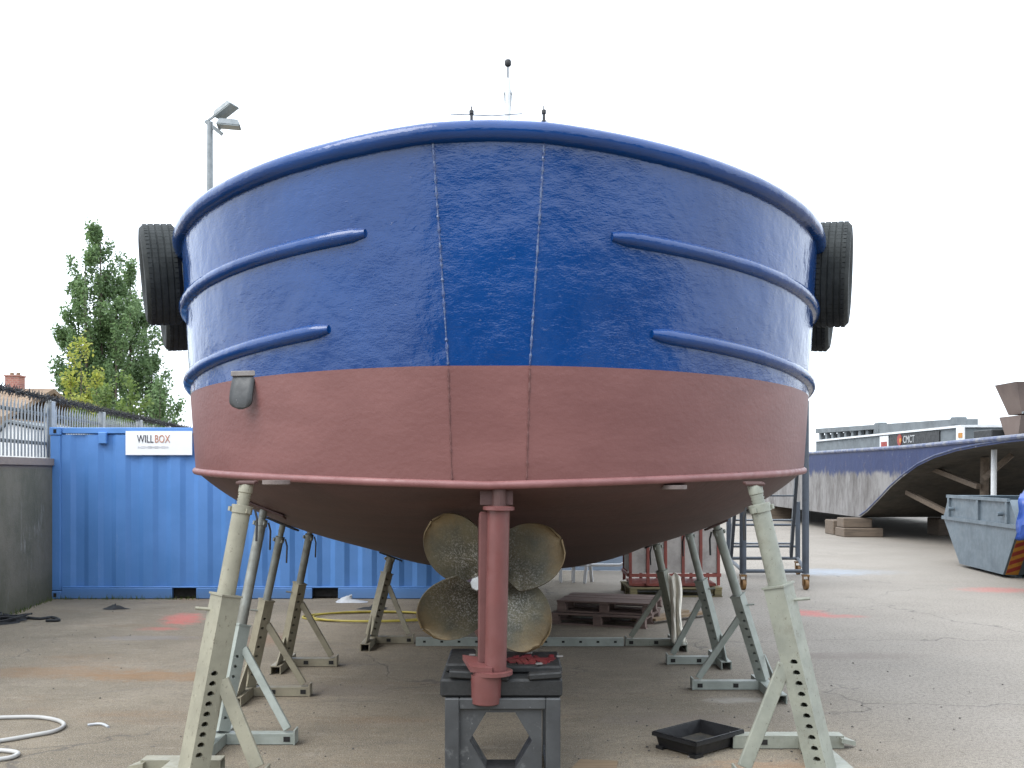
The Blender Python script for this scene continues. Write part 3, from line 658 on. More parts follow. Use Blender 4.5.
# bottom
KZ = .76
def zbot(f, y, xc, ze):
    s_ = min(1, max(0, (y - .13) / 5.45)) ** .78; zc = 1.829 + (KZ - 1.829) * s_
    P = 4.6 + (2.85 - 4.6) * min(1, max(0, (y - .13) / 4)); zc = min(zc, ze)
    return ze - (ze - zc) * (1 - abs(f) ** P)
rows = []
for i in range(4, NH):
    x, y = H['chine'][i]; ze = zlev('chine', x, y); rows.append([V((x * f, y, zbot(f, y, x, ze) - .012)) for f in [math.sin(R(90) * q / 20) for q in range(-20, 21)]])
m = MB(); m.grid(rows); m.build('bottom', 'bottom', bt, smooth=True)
def zb_world(p):                                         # height of the bottom above a yard position
    q = p - V((-.14, 5.9, 0)); x = q.x * math.cos(YAW) - q.y * math.sin(YAW); y = q.x * math.sin(YAW) + q.y * math.cos(YAW)
    a, b, ys = LV['chine']; u = min(1, max(0, (y - ys) / b)); xc = a * (1 - (1 - u) ** N_) ** (1 / N_) * taper(y)
    if xc < .01: return 1.85
    return zbot(min(1, abs(x) / xc), y, xc, zlev('chine', xc, y)) - .012
# knuckle weld beads
def tfrac(sgn, v):
    return hpt(5, sgn, v)
for sgn in (-1, 1):
    for vs, mat in (([j / 90 for j in range(89)], 'seam'), ([-1 + j / 40 for j in range(40)], 'rseam')):
        m = MB(); pts = [tfrac(sgn, v) - V((0, .0015, 0)) for v in vs]
        m.tube(pts, [(.0065 if mat == 'seam' else .005) * random.choice((.4, .8, 1.0, 1.5)) for _ in pts], 6); m.build('weld_seam', mat, bt, smooth=True)
# rubbing strakes
def xy_at(l, x):
    for i in range(NH - 1):
        if H[l][i][0] <= x <= H[l][i + 1][0]:
            return i + (x - H[l][i][0]) / (H[l][i + 1][0] - H[l][i][0] + 1e-9)
    return NH - 15
def hfrac(fi, sgn, v):
    i = int(fi); return hpt(i, sgn, v).lerp(hpt(min(i + 1, NH - 1), sgn, v), fi - i)
for sgn, x0, va, vb, fall in ((-1, .70, .600, .545, 44), (1, .69, .580, .545, 44), (-1, .985, .19, .055, 40), (1, .985, .165, .05, 40)):
    i0 = xy_at('boot', x0); i1 = 55; pts = []; outs = []; n = 44; sc = []
    for j in range(n + 1):
        u = j / n; fi = i0 + (i1 - i0) * u; v = va + (vb - va) * min(1, (fi - i0) / (fall - i0 + 6))
        pts.append(hfrac(fi, sgn, v)); d = hfrac(min(fi + .6, NH - 1.01), sgn, v) - hfrac(fi - .6, sgn, v); nn = V((d.y, -d.x, 0)).normalized()
        if nn.x * sgn < 0: nn = -nn
        outs.append(nn)
    m = MB(); o = 0; SN = 9
    for j, (p, u) in enumerate(zip(pts, outs)):
        k = min(1, (.55, .92, 1, 1)[min(j, 3)])
        for q in range(SN):
            t = math.pi * q / (SN - 1); m.v.append(p + u * (.055 * math.sin(t) * k - .006) + V((0, 0, .05 * math.cos(t) * k)))
    for j in range(n):
        for q in range(SN - 1): m.f.append((j * SN + q, j * SN + q + 1, (j + 1) * SN + q + 1, (j + 1) * SN + q))
    m.f.append(tuple(range(SN))); m.build('rubbing_strake', 'blue', bt, smooth=True, angle=R(60))
# exhaust flap on the port quarter
i0 = xy_at('boot', 1.64); P0 = hfrac(i0, -1, -.01); d = hfrac(i0 + 1, -1, 0) - hfrac(i0 - 1, -1, 0); n0 = V((d.y, -d.x, 0)).normalized()
if n0.x > 0: n0 = -n0
n0 = (n0 * .55 + V((.25, -1, 0)) * .6).normalized(); tg = V((0, 0, 1)).cross(n0).normalized()
m = MB(); sec = []
for j in range(15):
    u = j / 14; z = .03 - .235 * u; o = .03 + .055 * math.sin(u * 1.9) ; hw = .082 * (1 if u < .75 else math.sqrt(max(0.02, 1 - ((u - .75) / .25) ** 2)))
    sec.append([P0 + n0 * o + tg * (hw * q) + V((0, 0, z)) for q in (-1, -.5, 0, .5, 1)])
m.grid(sec); fl = m.build('exhaust_flap', M['fgrey'], bt, smooth=True); q = fl.modifiers.new('t', 'SOLIDIFY'); q.thickness = .012
rot = Matrix((tg, n0, V((0, 0, 1)))).transposed()
m = MB(); m.box(P0 + n0 * .035 + V((0, 0, .035)), (.18, .03, .035), rot); m.build('hinge_plate', 'zinc', fl, bevel=.004)
# zincs and pad marks under the chine
for px, py, Y_ in ((275, 483, 6.9), (672, 488, 6.9), (508, 546, 8.2)):
    if Y_ > 8: continue
    best = min(((abs(zb_world(at(px, py, 6.1 + k * .005)) - at(px, py, 6.1 + k * .005).z), k) for k in range(300)))
    p = at(px, py, 6.1 + best[1] * .005); q = p - V((-.14, 5.9, 0)); X, yy = q.x, q.y; z0 = zb_world(p)
    m = MB(); m.lathe((X, yy, z0 - .012), (0, 0, 1), [(.07, 0), (.085, .005), (.085, .03)], 18)
    o = m.build('anode', 'anode', bt, smooth=True); 
# skeg, sternpost, keel bar
m = MB(); secs = []
for y, hw in ((.95, .05), (1.3, .10), (1.9, .22), (2.6, .30), (4.0, .30), (9.5, .2), (11.5, .06)):
    top = (1.75 if y < 2 else 1.5) if y < 4 else 1.0; secs.append([V((-hw, y, top)), V((-hw, y, .74)), V((-hw * .8, y, .64)), V((hw * .8, y, .64)), V((hw, y, .74)), V((hw, y, top))])
m.grid(secs); m.f.append((0, 1, 2, 3, 4, 5)); m.build('skeg', 'red', bt)
# rudder
tx = .062; rt = MB(); rt.lathe((tx - .025, .17, .70), (.020, 0, 1), [(.066, 0), (.068, .965), (.097, .97), (.097, .99), (.05, .995)], 24)
ru = rt.build('rudder_stock', 'rud', bt, smooth=True)
m = MB(); m.lathe((tx - .003, .19, 1.69), (0, 0, 1), [(.045, 0), (.045, .15)], 14); m.box((tx - .02, .26, 1.755), (.20, .14, .11)); m.build('shaded_stock_neck', 'bottom', ru)  # upper stock neck and box coloured dark to stand for the recess shade
m = MB(); m.lathe((tx - .045, .17, .675), (0, 0, 1), [(.125, 0), (.125, .022)], 24); m.build('stock_flange', 'rud', ru, smooth=True)
m = MB(); m.prism([(-.11, .09, .70), (.02, .09, .695), (.05, .30, .71), (-.17, .28, .74)], (0, 0, .03)); m.build('heel_bracket', 'rud', ru)
m = MB(); m.lathe((tx - .082, .155, .50), (.01, 0, 1), [(.083, 0), (.088, .005), (.096, .178)], 24); m.build('heel_pintle', 'rud', ru, smooth=True)
m = MB(); m.prism([(-.072, .19, .73), (-.085, .50, .72), (-.085, .49, 1.60), (-.062, .19, 1.66)], (.08, 0, 0)); m.build('rudder_blade', paint('dull_shaded_rudder_red', (.20, .07, .065), (.16, .055, .05), 5, .6), bt, bevel=.01)  # duller blade red, darkened in part to stand for shading
# propeller: four broad blades on a tapered hub
pc = V((-.018, .68, 1.19))
m = MB(); m.lathe(pc, (0, -1, 0), [(.075, -.14), (.095, -.05), (.085, .08), (.07, .12)], 20); hb = m.build('propeller_hub', 'bronze', bt, smooth=True)
m = MB(); m.lathe(pc + V((-.035, -.12, -.01)), (-.35, -1, .1), [(.052, 0), (.052, .10), (.045, .115)], 8); m.build('shaft_nut', paint('bright_steel', (.62, .63, .62), (.5, .5, .5), 6, .3, metal=.7), hb, bevel=.004)
for k_, ang in enumerate((141, 37, 223, 315)):
    m = MB(); rows = []; A = R(ang); Rr = .545
    for j in range(29):
        u = j / 28; r = .07 + (Rr - .07) * u
        wd = .46 * math.sqrt(max(0, 1 - ((u - .60) / .60) ** 2)) if u < .6 else .46 * math.sqrt(max(.0006, 1 - ((u - .6) / .4) ** 2))
        wd = max(wd, .075 if u < .3 else 0.01); row = []; pitch = R(62 - 38 * u); sk = R(7) * u
        for q in range(17):
            s_ = (q / 16 - .5) * 1.05; chord = s_ * wd * 1.0; th = chord * math.cos(R(22)) / max(r, .20)
            aa = A + th * .98 - sk; y = chord * math.sin(pitch) * .55 + .03 * math.cos(s_ * 3) - .03
            row.append(pc + V((math.cos(aa) * r, y, math.sin(aa) * r)))
        rows.append(row)
    m.grid(rows); bl = m.build('propeller_blade', 'bronze', hb, smooth=True); q = bl.modifiers.new('t', 'SOLIDIFY'); q.thickness = .011; q.offset = 0; q = bl.modifiers.new('e', 'EDGE_SPLIT'); q.split_angle = R(45)
# mast, stern fittings, wire
mp = V((.0, 6.1, 3.0)); m = MB(); m.tube([mp, mp + V((0, 0, 3.45)), mp + V((0, 0, 3.62))], [.04, .035, .03], 12); ms = m.build('mast', 'white', bt, smooth=True)
m = MB(); t_ = mp + V((0, 0, 3.62)); m.tube([t_ - V((0, 0, .45)) + V((-.02, 0, 0)), t_ - V((0, 0, .20)) + V((-.035, 0, 0)), t_ + V((0, 0, -.02))], .014, 6); m.tube([t_ - V((0, 0, .45)) + V((.02, 0, 0)), t_ - V((0, 0, .20)) + V((.035, 0, 0)), t_ + V((0, 0, -.02))], .014, 6)
m.box(t_ - V((0, 0, .18)), (.10, .025, .025)); m.build('mast_bracket', 'galv', ms)
m = MB(); m.tube([t_, t_ + V((0, 0, .16))], .010, 8); m.build('light_stem', 'dark', ms)
m = MB(); m.lathe(t_ + V((0, 0, .15)), (0, 0, 1), [(.03, 0), (.04, .015), (.04, .06), (.03, .075)], 14); m.build('mast_light', 'dark', ms, smooth=True)
for px in (471.5, 543.5):
    p = at(px, 121, 6.0); X = p.x + .14; m = MB(); b0 = V((X, .075, 3.95))
    m.lathe(b0, (0, 0, 1), [(.018, 0), (.018, .045), (.009, .05), (.009, .085), (.014, .09), (.014, .11), (.004, .115), (.004, .135)], 10); m.build('rail_fitting', 'dark', bt, smooth=True)
m = MB(); m.tube([V((-.23, .075, 4.04)), V((.02, .08, 4.03)), V((.2, .075, 4.04))], .004, 5); m.build('rail_wire', 'galv', bt)

# ------------------------------------------------------------------ tyre fenders
def tyre(c, ax, R0, wd, label):
    c = V(c); t = thing('tyre_fender', c - V((0, 0, R0)), label, 'tyre', 'tyre fenders on the hull sides'); off = t.location.copy(); h = wd / 2
    prof = [(R0 * .60, -h * .72), (R0 * .64, -h * .86), (R0 * .80, -h), (R0 * .92, -h * .96), (R0 * .975, -h * .80)]
    g_ = [(-.80, .0)]; 
    for k in (-.52, -.18, .18, .52):
        prof += [(R0, h * (k - .04)), (R0 * .984, h * (k - .03)), (R0 * .984, h * (k + .03)), (R0, h * (k + .04))]
    prof += [(R0 * .975, h * .80), (R0 * .92, h * .96), (R0 * .80, h), (R0 * .64, h * .86), (R0 * .60, h * .72), (R0 * .57, h * .55), (R0 * .86, h * .45), (R0 * .9, 0), (R0 * .86, -h * .45), (R0 * .57, -h * .55)]
    m = MB(); m.lathe(c, ax, prof, 64, closed=True); m.build('carcass', 'rubber', t, smooth=True, off=off, angle=R(35))
    m = MB(); ax = V(ax).normalized(); a = ax.orthogonal().normalized(); b = ax.cross(a)
    for k in range(64):                                  # sipes: shallow raised blocks on the shoulders
        th = 2 * math.pi * (k + .5) / 64; rad = a * math.cos(th) + b * math.sin(th); tn = ax.cross(rad)
        rot = Matrix((tn, ax, rad)).transposed()
        for o_ in (-.66, .66): m.box(c + rad * (R0 * .986) + ax * (h * o_), (R0 * .080, h * .2, R0 * .028), rot)
        for o_ in (-.35, 0, .35): m.box(c + rad * (R0 * .998) + ax * (h * o_), (R0 * .09, h * .24, R0 * .008), rot)
    m.build('tread', 'rubber', t, off=off)
    inn = ax if c.x < 0 else ax; q0 = c + V((0, 0, R0 * .62)) ; q1 = c + inn * (wd * .5 + .02) + V((0, 0, R0 * .8))
    m = MB(); m.tube(smooth_path([q0, c + inn * wd * .4 + V((0, 0, R0 * .66)), q1, q1 + inn * .05 + V((0, 0, .12))], 5), .012, 6); m.build('rope', 'drag', t, off=off)
    return t
tyre(at(161, 275, 8.45), (1, .40, .10), .42, .30, 'upper worn tyre hanging on the left side of the hull')
tyre(at(176, 306, 9.45), (1, .42, .10), .42, .27, 'tyre half hidden behind the upper one on the left side')
tyre(at(833, 275, 8.3), (-1, .37, .045), .43, .285, 'upper grey tyre hanging on the right side of the hull')
tyre(at(818, 306, 9.3), (-1, .38, .07), .42, .26, 'tyre half hidden behind the upper one on the right side')

# ------------------------------------------------------------------ adjustable hull stands
def stand(base, top_px, sq, tr, joint, collar, label, mat, tmat, inward, hole_n, hole_f, big=False, rail=.55, cross=(-.42, .25), plate=None, brace=.33, handle=True, pin=True, rag=False, back=.36):
    base = V(base)
    best = None                                          # where the support meets the bottom of the hull
    for k in range(160):
        Y_ = base.y - .2 + k * .008; p = at(top_px[0], top_px[1], Y_); dz = abs(zb_world(p) - p.z) + .03 * abs(Y_ - base.y - .2)
        if best is None or dz < best[0]: best = (dz, p)
    top = best[1]; top.z = zb_world(top) - .008
    t = thing('hull_stand', base, label, 'boat stand', 'adjustable stands propping the hull'); off = base
    foot = base + V((0, 0, .09)); d = (top - foot); L = d.length; d.normalize()
    na = R(-42 if inward > 0 else -132); n1 = V((math.cos(na), math.sin(na), 0)); n1 = (n1 - d * n1.dot(d)).normalized(); n2 = d.cross(n1)
    Lj = L * joint; m = MB()
    holes = [hole_f[0] * Lj + i * (hole_f[1] - hole_f[0]) * Lj / max(1, hole_n - 1) for i in range(hole_n)]
    for nn, uu, hh in ((n1, n2, holes), (-n1, -n2, holes), (n2, -n1, []), (-n2, n1, [])):
        m.holed(foot + nn * sq / 2, uu, d, sq, 0, Lj, hh, sq * .19, nn, side=-inward if hh else 0)
    m.add([foot + d * Lj + (n1 * a + n2 * b) * sq / 2 for a, b in ((-1, -1), (1, -1), (1, 1), (-1, 1))], [(0, 1, 2, 3)])
    post = m.build('post', mat, t, off=off, fix=False)
    m = MB(); m.box(foot + d * (Lj + .006), (sq * 1.12, sq * 1.12, .012), Matrix((n1, n2, d)).transposed()); m.build('post_cap', mat, post, off=off)
    m = MB(); Lc = L * collar
    m.tube([foot + d * (Lj + .012), foot + d * Lc], tr, 18); m.build('tube', tmat, t, off=off, smooth=True)
    m = MB(); m.lathe(foot + d * Lc, d, [(tr * 1.02, -.02), (tr * 1.16, -.018), (tr * 1.16, .03), (tr * .9, .032)], 12)
    for k in range(3):
        a_ = 2.1 * k; o_ = (n1 * math.cos(a_) + n2 * math.sin(a_)); m.box(foot + d * Lc + o_ * tr * 1.2, (.02, .025, .028), Matrix((n1, n2, d)).transposed())
    cl = m.build('collar', tmat, t, off=off, smooth=True)
    if handle:
        m = MB(); o_ = foot + d * (Lc + .01) + V((inward * tr * 1.5, -.02, 0)); m.tube([o_, o_ + V((inward * .015, 0, -.06)), o_ + V((inward * .01, 0, -.20))], .008, 6); m.build('handle', 'dark', cl, off=off)
    m = MB(); sl_ = L - Lc - .05; npt = max(8, int(sl_ / .009)); m.tube([foot + d * (Lc + .02 + sl_ * j / npt) for j in range(npt + 1)], [tr * (.72 if j % 2 else .62) for j in range(npt + 1)], 14); m.build('screw', tmat, t, off=off, smooth=True, angle=R(80))
    m = MB(); e = .1; gx = (zb_world(top + V((e, 0, 0))) - zb_world(top - V((e, 0, 0)))) / (2 * e); gy = (zb_world(top + V((0, e, 0))) - zb_world(top - V((0, e, 0)))) / (2 * e)
    nb_ = V((-gx, -gy, 1)).normalized(); ux = (V((1, 0, 0)) - nb_ * nb_.x).normalized(); uy = nb_.cross(ux); rr = Matrix((ux, uy, nb_)).transposed()
    ps = plate or (.26, .18)
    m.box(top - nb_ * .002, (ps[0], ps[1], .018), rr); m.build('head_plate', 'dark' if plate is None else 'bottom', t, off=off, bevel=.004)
    m = MB(); m.lathe(top - d * .055, d, [(tr * .6, -.02), (tr * .76, -.01), (tr * .76, .045), (tr * .7, .052)], 14); m.build('swivel', tmat, t, off=off, smooth=True)
    # base: cross foot along the boat, rail across, brace back to the post
    w_ = .10 if not big else .12; hz = w_ * .75
    ox = -inward * (.15 if big else 0); c0 = base + V((ox, cross[0], hz / 2 + .004)); c1 = base + V((ox, cross[1], hz / 2 + .004))
    m = MB(); m.channel(c0, c1, w_, hz, .01); m.build('cross_foot', mat, t, off=off)
    if not big: m = MB(); m.prism([c0 + V((0, .0, hz / 2 + .003)), c0 + V((0, .28, hz / 2 + .003)), foot + V((ox, -.02, .22)), foot + V((ox, -.07, .20))], (.012, 0, 0)); m.build('gusset', mat, t, off=off)
    yr = 0
    r0 = base + V((inward * (w_ / 2 + .003), yr, hz / 2 + .004)); r1 = base + V((inward * rail, yr, hz / 2 + .004))
    m = MB(); m.channel(r0, r1, w_ * .9, hz * .96, .01); ra = m.build('base_rail', mat, t, off=off)
    for f_ in (.35, .9):
        m = MB(); p_ = r0.lerp(r1, f_); m.box(p_ + V((0, -w_ * .45 - .001, 0)), (.045, .006, .035)); m.build('rail_slot', 'hole', ra, off=off)
    if big:
        yb = cross[1] + w_ * .45 + .002
        q0 = base + V((-inward * .40, yb, hz / 2 + .004)); q1 = base + V((inward * back, yb, hz / 2 + .004))
        m = MB(); m.channel(q0, q1, w_ * .9, hz * .96, .01); rb = m.build('base_rail', mat, t, off=off)
        m = MB(); p_ = q0.lerp(q1, .72); m.box(p_ + V((0, -w_ * .45 - .001, 0)), (.045, .006, .035)); m.build('rail_slot', 'hole', rb, off=off)
        m = MB(); e_ = q0 + V((0, 0, hz / 2 - .01)); m.prism([e_ + V((inward * .03, -.10, 0)), e_ + V((-inward * .10, .0, -.045)), e_ + V((inward * .03, .10, 0))], (0, 0, -.03)); m.build('foot_plate', mat, t, off=off)
    rend = r1
    m = MB(); m.bar(rend + V((-inward * .05, 0, hz * .5 + .02)), foot + d * (L * brace) + V((inward * sq * .55, 0, 0)), .055 if not big else .085, .03, (0, 1, 0)); m.build('brace', mat, t, off=off, bevel=.004)
    m = MB(); m.box(rend + V((inward * .006, 0, .012)), (.012, w_ * 1.15, hz + .025)); m.build('end_plate', mat, t, off=off)
    if pin:
        pn = n1 if not big else (n1 - n2 * .0)
        o_ = foot + d * (Lj - .09); k_ = V((-1, -.2, .12)).normalized() if inward > 0 else V((1, -.25, .12)).normalized()
        m = MB(); m.tube([o_ - k_ * sq * .4, o_ + k_ * (sq * 1.25)], .010 if big else .008, 8); m.build('locking_pin', tmat, t, off=off)
    return t
stand((-1.93, 6.05, 0), (247, 481), .132, .056, .60, .90, 'cream painted stand nearest the camera on the left', 'cream', 'cream', 1, 9, (.10, .56), True, .44, (-.25, .22), (.12, .09), .31, back=.10)
stand((-2.04, 7.0, 0), (264, 508), .092, .038, .46, .93, 'slim galvanised stand, second from the camera on the left', 'greygreen', 'rustgal', 1, 7, (.12, .70), False, .52, (-.45, .25), (.34, .10), .36)
stand((-2.24, 8.5, 0), (283, 532), .092, .034, .525, .90, 'dull tan stand, third from the camera on the left', 'tan', 'rustgal', 1, 7, (.14, .80), False, .52, (-.42, .25), None, .38)
stand((-2.22, 9.8, 0), (311, 537), .092, .036, .565, .92, 'brownish stand, fourth from the camera on the left', 'tan', 'rustgal', 1, 8, (.14, .88), False, .50, (-.42, .25), None, .42)
stand((-1.56, 11.1, 0), (391, 556), .098, .045, .78, .96, 'lone tan stand in the middle, left of the propeller', 'tan', 'tan', 1, 9, (.1, .9), False, .46, (-.5, .2), None, .62, handle=False, pin=False)
stand((1.875, 6.05, 0), (754, 482), .133, .058, .64, .91, 'pale sage green stand nearest the camera on the right', 'sage', 'sage', -1, 10, (.08, .60), True, .52, (-.22, .80), (.12, .09), .37)
stand((2.20, 8.75, 0), (716, 530), .092, .040, .545, .95, 'pale green stand, second from the camera on the right', 'greygreen', 'greygreen', -1, 8, (.14, .82), False, .62, (-.58, .25), (.20, .12), .40)
stand((2.06, 9.9, 0), (688, 538), .092, .036, .60, .95, 'grey green stand, third from the camera on the right', 'greygreen', 'greygreen', -1, 8, (.14, .86), False, .52, (-.3, .35), None, .44)
st4 = stand((1.80, 10.95, 0), (656, 546), .092, .040, .70, .95, 'stand with a cream rag hung on it, farthest on the right', 'sage', 'sage', -1, 6, (.14, .5), False, .55, (-.4, .3), None, .50)
# rag on the farthest right stand
m = MB(); rows = []
p0 = at(673, 590, 10.78); 
for j in range(16):
    u = j / 15; z = .80 - .74 * u * (1 - .12 * 0); row = []
    for q in range(13):
        s_ = q / 12 - .5; wd = .10 + .035 * math.sin(u * 6 + 1) + .05 * u
        row.append(V((p0.x + s_ * wd + .06 * u + .008 * math.sin(u * 7), 10.76 + .03 * math.sin(s_ * 12 + u * 3) * (.4 + u) - .05 * u, z + .02 * math.sin(s_ * 9))))
    rows.append(row)
m.grid(rows); rg = single(m, 'cloth_rag', 'rag', (p0.x, 10.76, 0), 'cream cloth rag hanging down from the farthest right stand', 'rag', smooth=True); rg.modifiers.new('t', 'SOLIDIFY').thickness = .008
# long perforated channel across the yard under the keel
m = MB(); a = V((-1.05, 10.95, .045)); b = V((1.22, 10.93, .045)); m.channel(a, b, .085, .085, .008)
bmk = single(m, 'steel_channel', 'greygreen', (.1, 10.94, 0), 'long perforated steel channel lying across the yard under the keel', 'beam')
for i in range(12):
    m = MB(); p = a.lerp(b, (i + .5) / 12); m.box(p + V((0, -.0435, .005)), (.03, .004, .022)); o = m.build('slot', 'hole', bmk, off=(.1, 10.94, 0))

# ------------------------------------------------------------------ keel block under the rudder heel
X0, X1, YF, YB, ZT = -.405, .292, 6.02, 6.75, .535
kb = thing('keel_block', (-.06, 6.35, 0), 'grey steel keel block frame with a hexagonal opening', 'keel block'); off = kb.location.copy()
FWD = .088
for y in (YF + .04, YB - .04):
    m = MB(); 
    m.box((X0 + FWD / 2, y, ZT / 2), (FWD, .08, ZT)); m.box((X1 - FWD / 2, y, ZT / 2), (FWD, .08, ZT))
    m.box(((X0 + X1) / 2, y, ZT - .033), (X1 - X0 - 2 * FWD - .001, .078, .066))
    if y < YF + .1: m.box(((X0 + X1) / 2, y, .035), (X1 - X0 - 2 * FWD - .001, .078, .07))
    m.build('end_frame', 'fgrey', kb, off=off, bevel=.006)
    if y > YF + .1: continue
    cx, cz = (X0 + X1) / 2 - .012, .275; w2, h2 = (X1 - X0) / 2 - FWD - .012, .198; hx_, hz_ = .190, .172
    hexp = [(-1, 0), (-.46, 1), (.46, 1), (1, 0), (.46, -1), (-.46, -1)]
    outp = [(-w2, 0), (-w2, h2), (w2, h2), (w2, 0), (w2, -h2), (-w2, -h2)]; yy = y - .015; m = MB()
    m.add([(cx + a_, yy, cz + b_) for a_, b_ in outp] + [(cx + a_ * hx_, yy, cz + b_ * hz_) for a_, b_ in hexp], [(k, (k + 1) % 6, 6 + (k + 1) % 6, 6 + k) for k in range(6)])
    gp = m.build('hexagon_plate', 'fgrey', kb, off=off); gp.modifiers.new('t', 'SOLIDIFY').thickness = .01
m = MB(); m.add([(cx + a_ * (hx_ + .002), yv, cz + b_ * (hz_ + .002)) for yv in (YF + .03, YF + .24) for a_, b_ in hexp], [(k, (k + 1) % 6, 6 + (k + 1) % 6, 6 + k) for k in range(6)])
m.build('hexagon_lining', 'dark', kb, off=off)
for x in (X0 + .05, X1 - .05):
    for z in (.05, ZT - .05):
        m = MB(); m.bar((x, YF + .082, z), (x, YB - .082, z), .07, .07); m.build('side_bar', 'fgrey', kb, off=off, bevel=.005)
pt = thing('packing_block', (-.06, 6.4, ZT), 'black rubber and timber packing on top of the keel block', 'packing'); off = pt.location.copy()
m = MB(); m.box((-.065, 6.42, ZT + .003 + .055), (.74, .76, .11)); m.build('lower_slab', 'black', pt, off=off, bevel=.014)
m = MB(); m.box((-.20, 6.06, ZT + .135), (.36, .07, .045), Matrix.Rotation(R(3), 3, 'Y')); m.build('loose_strip', 'black', pt, off=off, bevel=.008)
m = MB(); m.box((.20, 6.075, ZT + .132), (.20, .09, .038), Matrix.Rotation(R(-4), 3, 'Y')); m.build('loose_strip', 'black', pt, off=off, bevel=.008)
m = MB(); m.box((-.33, 6.50, ZT + .143), (.17, .55, .055)); m.box((.12, 6.46, ZT + .138), (.38, .52, .045)); m.build('upper_strip', 'black', pt, off=off, bevel=.012)
m = MB(); random.seed(2); m.box((.125, 6.44, ZT + .163), (.30, .05, .006))
for i in range(30):
    x = -.02 + .29 * ((i * .382) % 1); y = 6.44 + random.choice((-1, 1)) * random.uniform(.0, .20) * (1 - abs(x - .13) * 2); y2 = 6.44
    m.bar((x, y, ZT + .1625 + .0003 * (i % 9)), (x + random.uniform(-.04, .04), y2, ZT + .1625 + .0003 * (i % 9)), random.uniform(.012, .045), .006)
m.build('paint_splash', 'smear', pt, off=off)
for i in range(7):
    m = MB(); x = random.choice((-.3, -.26, .14, .2, .27)) + random.uniform(-.04, .04); y = random.uniform(6.2, 6.6); m.box((x, y, ZT + .175), (.04, .02, .008), Matrix.Rotation(random.uniform(-.7, .7), 3, 'Z')); m.build('scraped_chip', 'zinc', pt, off=off)

# ------------------------------------------------------------------ things on the ground
A, B, C_, D = gnd(657, 747), gnd(690, 763), gnd(741, 748), gnd(704, 733)
ct_ = (A + B + C_ + D) / 4; tr = thing('plastic_tray', ct_, 'empty black plastic tray on the ground near the right stand', 'tray'); off = ct_
u = (C_ - B).normalized(); v = (A - B).normalized(); v = (v - u * v.dot(u)).normalized(); ll, ww = .49, .36
def tp_(a, b, z, s=1): return ct_ + u * (a * ll / 2 * s) + v * (b * ww / 2 * s) + V((0, 0, z))
m = MB(); cs = ((-1, -1), (1, -1), (1, 1), (-1, 1))
m.add([tp_(a, b, .022, .9) for a, b in cs], [(0, 1, 2, 3)]); 
for i in range(4):
    a, b = cs[i], cs[(i + 1) % 4]; m.add([tp_(*a, .022, .9), tp_(*b, .022, .9), tp_(*b, .115, 1.0), tp_(*a, .115, 1.0)], [(0, 1, 2, 3)])
    m.add([tp_(*a, .115, 1.0), tp_(*b, .115, 1.0), tp_(*b, .113, 1.05), tp_(*a, .113, 1.05)], [(0, 1, 2, 3)])
    m.add([tp_(*a, .113, 1.05), tp_(*b, .113, 1.05), tp_(*b, .09, 1.055), tp_(*a, .09, 1.055)], [(0, 1, 2, 3)])
o = m.build('tray_body', 'plastic', tr, off=off, fix=False); o.modifiers.new('t', 'SOLIDIFY').thickness = .006
for a, b in cs:
    m = MB(); m.box(tp_(a * .82, b * .8, .011), (.08, .06, .022), Matrix((u, v, V((0, 0, 1)))).transposed()); m.build('foot', 'plastic', tr, off=off)
m = MB(); m.add([tp_(a, b, .036, .86) for a, b in cs], [(0, 1, 2, 3)]); m.build('dirt_film', paint('tray_dirt', (.10, .085, .06), (.03, .03, .03), 9, .8), tr, off=off)

UPZ = V((0, 0, .016))
pts = [gnd(*q) + UPZ for q in ((-60, 727), (-30, 720), (0, 719.5), (35, 719), (56, 722), (64, 727), (55, 733), (30, 738), (0, 743), (-40, 748), (-70, 752), (-50, 757), (-20, 753), (5, 753), (18, 755.5), (10, 760), (-15, 763), (-60, 766))]
m = MB(); m.tube(smooth_path(pts), .015, 10); single(m, 'white_hose', 'whose', pts[5] - UPZ, 'white hose lying in loops on the ground at the left', 'hose', smooth=True)
m = MB(); cc = gnd(372, 618); pts = []
for i in range(58):
    t = i / 57 * 2 * math.pi * 2.1; rx, ry = .82 + .10 * math.sin(t * .7), .42 + .06 * math.cos(t * .6); pts.append(cc + V((rx * math.cos(t) + .1 * (i > 30), ry * math.sin(t), .014 + .012 * (i > 28))))
pts += [pts[-1] + V((.3, .15, 0)), pts[-1] + V((.8, .22, -.01))]
m.tube(smooth_path(pts, 3), .014, 8); single(m, 'yellow_hose', 'yhose', cc, 'yellow hose coiled flat on the ground in front of the container', 'hose', smooth=True)
def heap(c, rx, ry, h, seed, n=18, crump=.5):
    random.seed(seed); m = MB(); rows = []
    for j in range(7):
        f = j / 6; row = []
        for i in range(n + 1):
            t = 2 * math.pi * (i % n) / n; rr = f * (1 + crump * .35 * math.sin(t * 3 + seed) + crump * .25 * math.sin(t * 5 + seed * 2)); z = h * max(0, (1 - f * f)) * (1 + crump * .9 * math.sin(t * 4 + f * 5 + seed)) * (.6 + .4 * math.cos(seed + t)) + .006 * (1 - f) + .002
            row.append(V(c) + V((rx * rr * math.cos(t), ry * rr * math.sin(t), max(.003, z))))
        rows.append(row)
    m.grid(rows); return m
single(heap(gnd(352, 602), .24, .15, .085, 3, crump=.35), 'plastic_bag', 'bag', gnd(352, 602), 'crumpled white plastic bag in front of the container', 'bag', smooth=True)
single(heap(gnd(374, 609), .20, .12, .05, 5), 'dark_rag', 'drag', gnd(374, 609), 'dark rag on the ground beside the yellow hose', 'rag', 'dark rags dropped on the yard', smooth=True)
